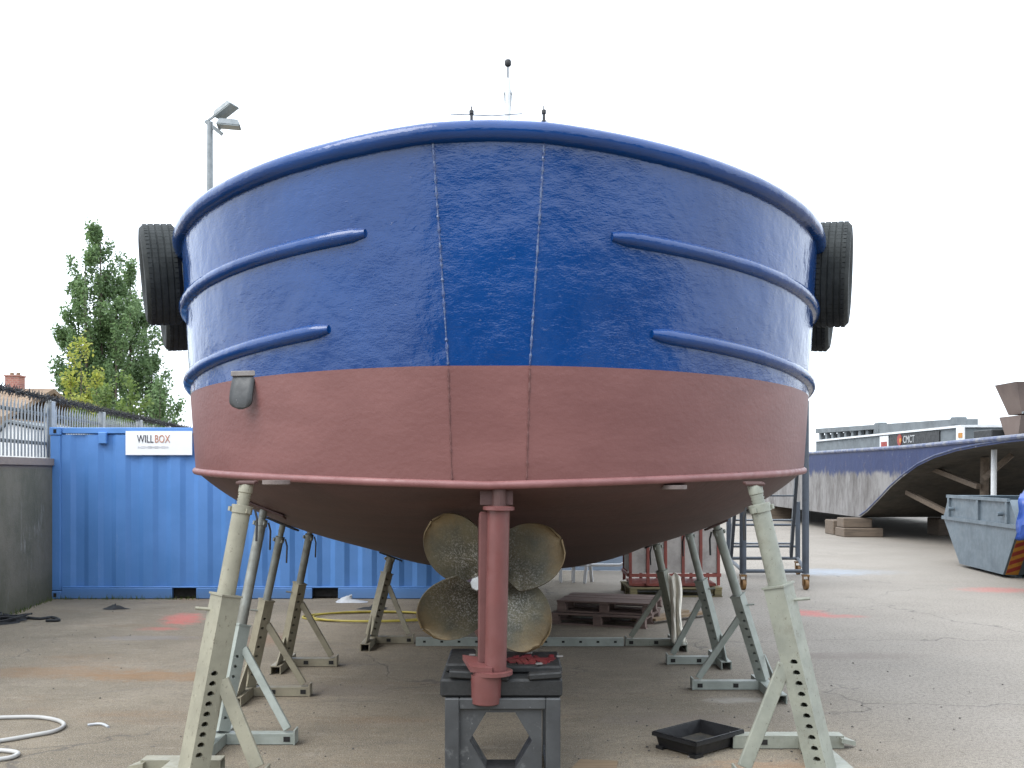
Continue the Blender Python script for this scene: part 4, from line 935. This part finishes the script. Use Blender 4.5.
single(heap(gnd(116, 609), .18, .10, .05, 8), 'dark_rag', 'drag', gnd(116, 609), 'small dark rag on the ground in front of the blue container on the left', 'rag', 'dark rags dropped on the yard', smooth=True)
m = heap(gnd(4, 622), .25, .25, .08, 11); c0 = gnd(4, 622); random.seed(21)
m.tube(smooth_path([gnd(2, 620) + UPZ, gnd(16, 618) + UPZ, gnd(28, 619) + UPZ, gnd(40, 620) + UPZ, gnd(52, 618.5) + UPZ, gnd(59, 621.5) + UPZ, gnd(46, 622) + UPZ]), .02, 6)
for i in range(5):
    p = [c0 + V((random.uniform(-.25, .28), random.uniform(-.25, .25), random.uniform(.02, .1))) for _ in range(5)]; m.tube(smooth_path(p, 5), .012, 5)
single(m, 'cable_heap', 'drag', c0, 'heap of black cable with a loose tail by the concrete wall', 'cable', smooth=True)
for px, py, s_, lab in ((98, 727, .09, 'short white plastic strip lying near the white hose'), (405, 622, .09, 'white scrap lying on the yellow hose')):
    p = gnd(px, py); m = MB(); m.tube(smooth_path([p + V((-s_, .03, .008)), p + V((0, .05, .012)), p + V((s_, -.03, .008))], 4), .01, 6); single(m, 'plastic_scrap', 'bag', p, lab, 'scrap')
random.seed(5); m = MB()
for i in range(240):
    if i % 3 == 0: q = gnd(random.uniform(20, 1010), random.uniform(600, 764))
    else:
        cc_ = random.choice(((760, 745), (735, 705), (800, 745), (250, 745), (880, 700), (90, 640), (600, 740), (300, 690))); q = gnd(cc_[0] + random.gauss(0, 50), max(600, cc_[1] + random.gauss(0, 16)))
    r_ = random.uniform(.003, .011); m.lathe(q + V((0, 0, .0)), (random.uniform(-.3, .3), random.uniform(-.3, .3), 1), [(r_ * .7, 0), (r_, r_ * .4), (r_ * .5, r_ * .9)], 5)
tag(m.build('grit', paint('grit_stone', (.30, .27, .24), (.08, .075, .07), 3, .9)), 'loose grit and small stones scattered on the concrete', 'grit', kind='stuff')
m = MB(); c0 = gnd(596, 766); m.prism([gnd(570, 771), gnd(580, 761), gnd(618, 762.5), gnd(616, 772)], (0, 0, .012)); single(m, 'plywood_scrap', 'plank', c0, 'pale plywood offcut on the ground beside the keel block', 'board')
# weeds at the foot of the wall and container
m = MB(); random.seed(9)
for i in range(260):
    if random.random() < .6: Y_ = random.uniform(11, 14.9); b_ = wl(Y_) - nw * random.uniform(.0, .07)
    else: b_ = V((random.uniform(-6.8, -4.6), CY - random.uniform(.0, .07), 0))
    hh = random.uniform(.02, .09); dd = V((random.uniform(-.04, .04), random.uniform(-.04, .04), hh)); m.add([b_ + V((-.006, 0, 0)), b_ + V((.006, 0, 0)), b_ + dd], [(0, 1, 2)])
tag(m.build('weeds', 'grass', fix=False), 'thin weeds along the foot of the wall and container', 'weeds', kind='stuff')

def pallet(loc, rz, L_, W_, mat, label, group='wooden pallets'):
    t = thing('wooden_pallet', loc, label, 'pallet', group, rz)
    for i in range(7):
        m = MB(); y = -W_ / 2 + (i + .5) * W_ / 7; m.box((0, y, .133 + random.uniform(-.002, .002)), (L_, W_ / 7 - .018, .02)); m.build('deck_board', mat, t, bevel=.002)
    for x in (-1, 0, 1):
        m = MB(); m.box((x * (L_ / 2 - .06), 0, .113), (.10, W_, .018)); m.build('cross_board', mat, t)
        for y in (-1, 0, 1):
            m = MB(); m.box((x * (L_ / 2 - .065), y * (W_ / 2 - .06), .061), (.11, .11, .085)); m.build('spacer_block', mat, t, bevel=.003)
    for y in (-1, 0, 1):
        m = MB(); m.box((0, y * (W_ / 2 - .06), .009), (L_, .10, .018)); m.build('bottom_board', mat, t)
    return t
random.seed(3)
pallet((1.20, 12.72, .0), R(-20), 1.22, .92, 'pallet', 'brown wooden pallet on the ground, lower of the two under the hull')
pallet((1.26, 12.78, .150), R(-17), 1.2, .9, 'pallet', 'brown wooden pallet lying on top of another pallet')
for i, (x0, y0, x1, y1, z, lab) in enumerate(((1.55, 12.6, 2.35, 13.55, .02, 'tan plank on the ground right of the pallets, lower one'), (1.75, 12.5, 2.6, 13.2, .055, 'tan plank resting across the lower plank by the pallets'))):
    m = MB(); m.bar((x0, y0, z), (x1, y1, z + (0 if i == 0 else .0)), .12, .03); single(m, 'plank', 'plank', ((x0 + x1) / 2, (y0 + y1) / 2, 0), lab, 'plank', 'planks by the pallets')

# red stillage on its pallet
pallet((2.47, 15.65, 0), R(2), 1.42, 1.0, 'pallet2', 'yellowed pallet under the red framed crate')
sx0, sx1, sy0, sy1 = 1.80, 3.14, 15.22, 16.05
cr = thing('stillage_crate', (2.47, 15.63, .147), 'red framed crate with grey panels standing on a pallet', 'crate'); off = cr.location.copy(); zz = .16
for y in (sy0, sy1):
    for i in range(6):
        x = sx0 + (sx1 - sx0) * i / 5; m = MB(); m.box((x, y, zz + .68), (.045, .045, 1.33)); m.build('upright', 'redframe', cr, off=off)
    for z, hh in ((zz + .17, .05), (zz + 1.3, .05)):
        m = MB(); m.box(((sx0 + sx1) / 2, y - (.024 if y == sy0 else -.024), z), (sx1 - sx0 + .04, .03, hh)); m.build('rail', 'redframe', cr, off=off)
    for i in range(5):
        x = sx0 + (sx1 - sx0) * (i + .5) / 5; m = MB(); m.box((x, y, zz + .73), ((sx1 - sx0) / 5 - .05, .012, 1.05)); m.build('panel', 'panel', cr, off=off)
for x in (sx0, sx1):
    m = MB(); m.box((x, (sy0 + sy1) / 2, zz + .73), (.012, sy1 - sy0 - .05, 1.05)); m.build('panel', 'panel', cr, off=off)
    for z in (zz + .17, zz + 1.3):
        m = MB(); m.box((x + (.03 if x == sx1 else -.03), (sy0 + sy1) / 2, z), (.03, sy1 - sy0, .05)); m.build('rail', 'redframe', cr, off=off)
m = MB(); m.box(((sx0 + sx1) / 2, (sy0 + sy1) / 2, zz + .02), (sx1 - sx0 - .06, sy1 - sy0 - .06, .04)); m.build('floor', 'redframe', cr, off=off)

# white barrier and hoarding behind
m = thing('crowd_barrier', (1.6, 17.2, 0), 'white tubular barrier standing behind the pallets', 'barrier'); off = V((1.6, 17.2, 0))
b_ = MB(); pts = [V((1.0, 17.2, .30)), V((1.85, 17.2, .30)), V((2.0, 17.2, .36)), V((2.12, 17.2, .52)), V((2.12, 17.2, 1.05)), V((1.0, 17.2, 1.05)), V((.95, 17.2, .42))]
b_.tube(pts, .026, 8, closed=True); b_.tube([V((.96, 17.2, .52)), V((2.12, 17.2, .52))], .02, 8); b_.build('frame', 'white', m, off=off)
for i in range(10):
    b_ = MB(); x = 1.05 + i * .115; b_.tube([V((x, 17.2, .52)), V((x, 17.2, 1.05))], .009, 6); b_.build('bar', 'white', m, off=off)
for x in (1.32, ):
    for dy in (-.14, .1):
        b_ = MB(); b_.bar((x + dy * .3, 17.2 + dy * .3, .30), (x + dy * .6, 17.2 + dy, .0), .05, .035); b_.build('leg', 'white', m, off=off)
m = thing('trestle', (.98, 17.4, 0), 'small white trestle beside the barrier', 'trestle'); off = V((.98, 17.4, 0))
for x in (.84, 1.06):
    for y in (17.2, 17.5):
        b_ = MB(); b_.bar((x, y, 0), (x + .01, (y + 17.35) / 2, .42), .045, .045); b_.build('leg', 'white', m, off=off)
b_ = MB(); b_.box((.95, 17.35, .43), (.38, .22, .04)); b_.build('top', 'white', m, off=off)
m = MB(); m.prism([(.4, 19.2, .02), (2.9, 19.0, .02), (2.9, 19.05, .02), (.4, 19.25, .02)], (0, 0, 1.35)); hd = single(m, 'blue_hoarding', 'hoard', (1.6, 19.1, 0), 'blue grey hoarding panel behind the white barrier', 'hoarding')
for x in (.45, 1.65, 2.85):
    b_ = MB(); b_.box((x, 19.32, .7), (.06, .06, 1.4)); b_.build('post', 'timber', hd, off=(1.6, 19.1, 0))

# mobile access steps beyond the right stands
mt = thing('mobile_access_steps', (4.3, 17.0, 0), 'blue grey mobile access steps on orange castors behind the right stands', 'access steps'); off = V((4.3, 17.0, 0))
fx = (3.73, 4.74); fy = (16.15, 18.55)
bxs = (4.02, 5.30)
for j, y in enumerate(fy):
    xs_ = fx if j == 0 else bxs
    for x in xs_:
        b_ = MB(); b_.tube([V((x, y, .26)), V((x, y, 3.05 if j == 0 else 1.35))], .056 if j == 0 else .045, 10); b_.build('upright', 'scaff', mt, off=off, smooth=True)
        cs_ = MB(); cs_.lathe((x - .03, y - .02, .085), (1, .1, 0), [(.05, 0), (.085, .005), (.085, .055), (.05, .06)], 16); cw = cs_.build('castor', 'castor', mt, off=off, smooth=True)
        f2 = MB(); f2.box((x, y, .23), (.10, .12, .03)); f2.box((x - .045, y - .01, .15), (.008, .07, .15)); f2.box((x + .045, y - .01, .15), (.008, .07, .15)); f2.build('castor_fork', 'castor', cw, off=off)
def rail(p, q, r_=.03, nm='base_rail'):
    b_ = MB(); b_.tube([V(p), V(q)], r_, 8); b_.build(nm, 'scaff', mt, off=off, smooth=True)
for z in (.30,): rail((fx[0], fy[0], z), (fx[1], fy[0], z)); rail((bxs[0], fy[1], z), (bxs[1], fy[1], z)); rail((fx[0], fy[0], z), (bxs[0], fy[1], z)); rail((fx[1], fy[0], z), (bxs[1], fy[1], z))
for z in (.52, .92): rail((bxs[0], fy[1], z), (bxs[1], fy[1], z), .022, 'cross_rail')
for z in (2.35, 3.0): rail((fx[0], fy[0], z), (fx[1], fy[0], z), .024, 'guard_rail')
for xa, xb in ((3.83, 4.02), (4.83, 5.12)):
    b_ = MB(); b_.bar((xa, 16.9, 2.15), (xb, 18.35, .38), .055, .15); b_.build('stringer', 'scaff', mt, off=off)
for i in range(4):
    f_ = (i + .5) / 4; xa, xb = 3.83 + .19 * f_, 4.83 + .29 * f_; y = 16.9 + 1.45 * f_; z = 2.15 - 1.77 * f_
    b_ = MB(); b_.box(((xa + xb) / 2, y, z), (xb - xa - .06, .20, .025)); b_.build('tread', 'scaff', mt, off=off)
b_ = MB(); b_.box((4.25, 16.5, 2.2), (.9, .65, .04)); b_.build('platform', 'scaff', mt, off=off)
b_ = MB(); b_.box((3.98, 16.1, 1.14), (.09, .08, .15)); b_.build('catch', 'orange', mt, off=off, bevel=.02)

# ------------------------------------------------------------------ barge on blocks, far right
bg_ = thing('barge', (13.0, 30, .55), 'weathered blue barge on timber blocks at the right', 'boat'); off = bg_.location.copy()
bx0, bx1, dk, bz = 10.3, 16.2, 2.60, .56
def dkz(Y_): return 2.60 + .02 * max(0, 26 - Y_) * .6
prof = [(29.6, .56), (29.0, .74), (28.1, 1.10), (27.2, 1.48), (26.4, 1.76), (25.4, 2.05), (24.4, 2.24), (23.2, 2.38), (22.0, 2.46), (20.9, 2.51), (20.0, 2.53)]
yy_ = [55, 48, 42, 37, 33] + [p[0] for p in prof]; zz_ = [.56] * 5 + [p[1] for p in prof]
def side(x):
    m = MB(); rows = []
    for q in range(9):
        u = q / 8; rows.append([V((x, Y_, z_ + (dkz(Y_) - z_) * u)) for Y_, z_ in zip(yy_, zz_)])
    m.grid(rows); return m
for x in (bx0, bx1): side(x).build('side_plate', 'barge', bg_, off=off)
m = MB(); m.grid([[V((bx0 + .01 + (bx1 - bx0 - .02) * q / 6, Y_, z_ + .004)) for q in range(7)] for Y_, z_ in zip(yy_, zz_)]); m.build('swim_bottom', 'swim', bg_, off=off, smooth=True)
m = MB(); m.grid([[V((bx0, 20, z)), V((bx1, 20, z))] for z in (2.53, dkz(20))]); m.build('head_plate', 'barge', bg_, off=off)
m = MB(); m.grid([[V((bx0, 55, z)), V((bx1, 55, z))] for z in (.56, 2.6)]); m.build('stern_plate', 'barge', bg_, off=off)
m = MB(); m.grid([[V((bx0, Y_, dkz(Y_))), V((bx1, Y_, dkz(Y_)))] for Y_ in yy_]); m.build('deck', 'hatch', bg_, off=off)
m = MB(); pth = [V((bx0, Y_, dkz(Y_) - .05)) for Y_ in yy_] + [V((bx0, 19.98, dkz(20) - .05)), V((bx1, 19.98, dkz(20) - .05))]; m.tube(pth, .055, 8); m.build('rubbing_band', paint('chipped_blue_band', (.10, .13, .27), (.32, .33, .37), 5, .5), bg_, off=off)
m = MB(); m.tube([V((bx0 - .005, y_, z_ + .06)) for y_, z_ in prof], .022, 6); m.build('swim_edge_bar', paint('edge_blue', (.08, .12, .28), (.22, .24, .32), 5, .5), bg_, off=off)
# hatch coaming and covers
hx0 = 11.4
m = MB(); m.box((13.2, 31.4, 2.82), (3.6, 12.2, .42)); m.build('hatch_coaming', 'hatch', bg_, off=off)
m = MB(); m.box((13.2, 31.4, 3.06), (3.72, 12.3, .06)); m.build('coaming_rail', 'white', bg_, off=off)
def zc_(Y_): return 3.26 + .022 * (Y_ - 25.6)
m = MB(); m.prism([(hx0 - .02, 25.6, 3.10), (hx0 - .02, 31.0, 3.10), (hx0 - .02, 31.0, zc_(31)), (hx0 - .02, 25.6, zc_(25.6))], (.55, 0, 0)); m.build('hatch_cover', 'hatch', bg_, off=off)
m = MB(); m.prism([(hx0 - .02, 31.0, zc_(31) - .14), (hx0 - .02, 37.5, zc_(37.5) - .17), (hx0 - .02, 37.5, zc_(37.5)), (hx0 - .02, 31.0, zc_(31))], (.55, 0, 0)); m.build('hatch_cover', 'hatch', bg_, off=off)
for i in range(9):
    m = MB(); Y_ = 31.6 + i * .7; m.box((hx0 + .12, Y_, (3.09 + zc_(Y_) - .16) / 2), (.12, .24, zc_(Y_) - .16 - 3.09)); m.build('hatch_rib', 'hatch', bg_, off=off)
m = MB(); m.box((hx0 + .34, 34.3, 3.19), (.12, 6.2, .18)); m.build('hatch_well', 'hole', bg_, off=off)
for Y_ in (31.2, 25.75):
    m = MB(); m.box((hx0 + .1, Y_, 3.09 + (zc_(Y_) + .06 - 3.09) / 2), (.3, .34, zc_(Y_) + .06 - 3.09)); m.build('hatch_winch', 'hatch', bg_, off=off, bevel=.03)
def hull_board(Ya, Yb, za, zb, mat, x=hx0 - .03, nm='board'):
    m = MB(); m.box((x, (Ya + Yb) / 2, (za + zb) / 2), (.02, Yb - Ya, zb - za)); return m.build(nm, mat, bg_, off=off)
hull_board(30.2, 30.9, 2.64, 3.0, 'white', nm='notice'); q = hull_board(30.3, 30.75, 2.68, 2.82, 'chev_r', x=hx0 - .045, nm='notice_band')
nb = hull_board(26.6, 30.05, 2.66, 3.0, 'dark', nm='name_board')
m = MB(); m.lathe((hx0 - .043, 29.3, 2.84), (-1, 0, 0), [(.17, 0), (.17, .01)], 20); m.build('red_disc', 'chev_r', nb, off=off)
m = MB(); m.lathe((hx0 - .054, 29.22, 2.82), (-1, 0, 0), [(.08, 0), (.08, .006)], 16); m.build('orange_disc', 'chev_y', nb, off=off)
mtx = Matrix.Translation(V((hx0 - .045, 29.05, 2.74)) - off) @ Matrix.Rotation(R(-90), 4, 'Z') @ Matrix.Rotation(R(90), 4, 'X')
text_mesh('lettering', 'CMCT', .30, 'ink4', nb, mtx)
hull_board(24.3, 24.75, 2.66, 3.0, 'white', x=11.0, nm='notice'); hull_board(24.4, 24.6, 2.74, 2.86, 'chev_y', x=10.985, nm='notice_band')
m = MB(); m.box((11.3, 23.6, 2.78), (.4, .9, .22)); m.build('locker', 'dark', bg_, off=off, bevel=.02)
# stacked bins on the barge head
for k, (z, h_, x0_, x1_, lab) in enumerate(((2.74, .42, 11.25, 13.6, 'lower rust brown steel bin on the barge deck'), (3.20, .70, 11.15, 13.7, 'upper flared rust brown bin stacked on another bin'))):
    m = MB(); i0_ = .04 if k == 0 else .22
    lo = [(x0_ + i0_, 22.3 , z), (x1_ - i0_, 22.3, z), (x1_ - i0_, 22.9, z), (x0_ + i0_, 22.9, z)]; hi = [(x0_, 22.1, z + h_), (x1_, 22.1, z + h_), (x1_, 23.1, z + h_), (x0_, 23.1, z + h_)]
    li = [(x0_ + .06, 22.16, z + h_), (x1_ - .06, 22.16, z + h_), (x1_ - .06, 23.04, z + h_), (x0_ + .06, 23.04, z + h_)]
    m.add(lo + hi + li + [(a_, b_, z + .08) for a_, b_, _ in lo], [(0, 1, 5, 4), (1, 2, 6, 5), (2, 3, 7, 6), (3, 0, 4, 7), (3, 2, 1, 0), (4, 5, 9, 8), (5, 6, 10, 9), (6, 7, 11, 10), (7, 4, 8, 11), (8, 9, 13, 12), (9, 10, 14, 13), (10, 11, 15, 14), (11, 8, 12, 15), (12, 13, 14, 15)])
    o = single(m, 'steel_bin', 'rust', ((x0_ + x1_) / 2, 23.15, z), lab, 'bin', 'steel bins on the barge')
    if k:
        m = MB(); m.tube([V((x0_ + .2, 22.24, z + .02)), V((x1_ - .2, 22.24, z + .02))], .03, 6); m.build('chain', 'galv', o, off=((x0_ + x1_) / 2, 23.15, z))
# timber blocks carrying the barge
for x, Y_, w_, h_, lab in ((10.0, 30.6, .6, .44, 'timber block under the barge, farther of the two at its corner'), (10.25, 29.55, 1.15, .26, 'wide low timber block under the barge corner, lowest of its stack'), (13.2, 30.2, 1.0, .52, 'timber block under the middle of the barge'), (15.6, 30.2, 1.0, .52, 'timber block under the far side of the barge'), (10.6, 40, 1.0, .52, 'timber block under the barge far back along its side')):
    m = MB(); m.box((x, Y_, h_ / 2), (w_, .8, h_ - .004)); single(m, 'timber_block', 'timber', (x, Y_, 0), lab, 'timber block', 'timber blocks under the barge', bevel=.02)
m = MB(); m.box((10.15, 29.65, .405), (.85, .6, .28)); single(m, 'timber_block', 'timber', (10.15, 29.6, .26), 'timber block stacked on the wide block under the barge corner', 'timber block', 'timber blocks under the barge', bevel=.02)
# shores under the raked end
m = MB(); m.tube([V((10.78, 22.4, 0)), V((10.75, 22.3, 2.40))], .062, 12); single(m, 'prop_post', 'white', (10.78, 22.4, 0), 'white round post standing under the raked barge end', 'prop', smooth=True)
for a_, b_, lab in (((10.9, 26.0, 2.0), (11.2, 24.0, 1.55), 'upper brown shore slanting under the barge end'), ((10.75, 27.2, 1.35), (11.3, 24.6, .6), 'lower brown shore slanting under the barge end'), ((11.5, 23.0, 2.3), (11.05, 23.4, 1.75), 'short brown shore leaning right of the white post')):
    m = MB(); m.bar(a_, b_, .12, .12); single(m, 'timber_shore', 'timber', (b_[0], b_[1], b_[2]), lab, 'shore', 'shores under the barge end')
m = MB(); m.tube([V((11.4, 24.2, 0)), V((11.4, 24.1, 2.25))], .10, 10); single(m, 'timber_post', 'timber', (11.4, 24.2, 0), 'thick brown timber post behind the white post', 'prop')

# ------------------------------------------------------------------ skips
def skip(P0, axis, L0, mat, label, chevron=True, width=1.75):
    """P0: near bottom corner on the visible side, axis runs away from the camera"""
    t = thing('skip', P0, label, 'skip', 'skips in the yard'); off = V(P0); u = V(axis).normalized(); w_ = V((u.y, -u.x, 0))
    def P(s_, z, k): return V(P0) + u * s_ + w_ * k + V((0, 0, z))
    prof_ = [(0, .06), (L0, .06), (L0 + .95, .95), (L0 + .62, 1.41), (-.28, 1.41), (-.66, .95)]
    for k, nm in ((0, 1), (width, -1)):
        m = MB(); m.prism([P(s_, z, k) for s_, z in prof_], w_ * (.025 * (1 if k == 0 else -1))); m.build('side_panel', mat, t, off=off)
        m = MB(); o_ = -.03 if k == 0 else width - k + .03 + 0
        kk = k + (-.022 if k == 0 else .022)
        m.bar(P(-.65, .95, kk), P(L0 + .94, .95, kk), .04, .07); m.build('side_rib', mat, t, off=off)
        m = MB(); m.bar(P(-.30, 1.40, kk), P(L0 + .64, 1.40, kk), .05, .06); m.build('top_rim', mat, t, off=off)
        for s_ in (-.22, L0 * .5 + .05, L0 + .55):
            m = MB(); m.bar(P(s_, .99, kk), P(s_, 1.365, kk), .04, .09, tuple(u)); m.build('stiffener', mat, t, off=off)
        for s_ in (-.05, L0 + .3):
            m = MB(); m.tube([P(s_, 1.15, kk), P(s_, 1.15, kk - (.10 if k == 0 else -.10))], .04, 10); m.build('lifting_lug', mat, t, off=off)
    for (a, b) in (((0, .06), (-.66, .95)), ((-.66, .95), (-.28, 1.41)), ((L0, .06), (L0 + .95, .95)), ((L0 + .95, .95), (L0 + .62, 1.41))):
        m = MB(); m.add([P(*a, .026), P(*a, width - .026), P(*b, width - .026), P(*b, .026)], [(0, 1, 2, 3)]); e_ = m.build('end_panel', mat, t, off=off); e_.modifiers.new('t', 'SOLIDIFY').thickness = .02
    m = MB(); m.add([P(0, .061, .026), P(L0, .061, .026), P(L0, .061, width - .026), P(0, .061, width - .026)], [(0, 1, 2, 3)]); m.build('floor', mat, t, off=off)
    m = MB(); m.bar(P(.05, .03, .3), P(L0 - .05, .03, .3), .1, .058); m.bar(P(.05, .03, width - .3), P(L0 - .05, .03, width - .3), .1, .058); m.build('skid', mat, t, off=off)
    if chevron:
        a, b = V((0, 0, .06)), V((0, 0, .95)); nrm = (P(-.66, .95, 0) - P(0, .06, 0)).cross(w_).normalized()
        if nrm.y > 0: nrm = -nrm
        def E(f, k): return P(-.66 * f, .06 + .89 * f, k) + nrm * .022
        m = MB(); m.add([E(.02, .03), E(.02, .25), E(.74, .25), E(.74, .03)], [(0, 1, 2, 3)]); ch = m.build('chevron_board', 'chev_y', t, off=off); ch.modifiers.new('t', 'SOLIDIFY').thickness = .004
        m = MB()
        for i in range(4):
            f = .04 + i * .18; q_ = nrm * .006; m.add([E(f, .03) + q_, E(f + .10, .25) + q_, E(f + .19, .25) + q_, E(f + .09, .03) + q_], [(0, 1, 2, 3)])
        m.build('chevron_stripe', 'chev_r', ch, off=off)
    return t
p0 = gnd(1003, 578)
skip((p0.x, p0.y, 0), (.085, 1, 0), 2.15, 'skip', 'grey blue builders skip with an orange and red chevron board')
skip((8.10, 15.75, 0), (.56, 1, 0), 1.4, 'teal', 'teal skip partly covered by a blue tarp at the right edge', chevron=False)
m = MB(); rows = []; random.seed(4)
for j in range(17):
    u_ = j / 16; row = []
    for q in range(15):
        s_ = q / 14; x = 7.57 + .9 * s_ + .10 * (1 - u_) * (1 - s_)
        if u_ < .4: yy2 = 15.95 - .85 * (u_ / .4); z = 1.47 + .22 * math.sin(s_ * 2.9 + .3) * (1 - u_) + .04 * math.sin(s_ * 13 + u_ * 9)
        else: yy2 = 15.10 - .10 * (u_ - .4) + .05 * math.sin(s_ * 15 + u_ * 3); z = 1.47 + .13 * math.sin(s_ * 2.9 + .3) - .62 * (u_ - .4) / .6 * (.75 + .35 * math.sin(s_ * 5 + 1)) + .03 * math.sin(s_ * 13 + u_ * 7)
        row.append(V((x * (yy2 / 15.05), yy2 + .03 * math.sin(s_ * 23 + u_ * 19), z + .022 * math.sin(s_ * 31 - u_ * 17))))
    rows.append(row)
m.grid(rows); tp2 = single(m, 'tarpaulin', 'tarp', (8.0, 15.4, 1.43), 'crumpled bright blue tarp hanging over the teal skip', 'tarp', smooth=True); tp2.modifiers.new('t', 'SOLIDIFY').thickness = .012
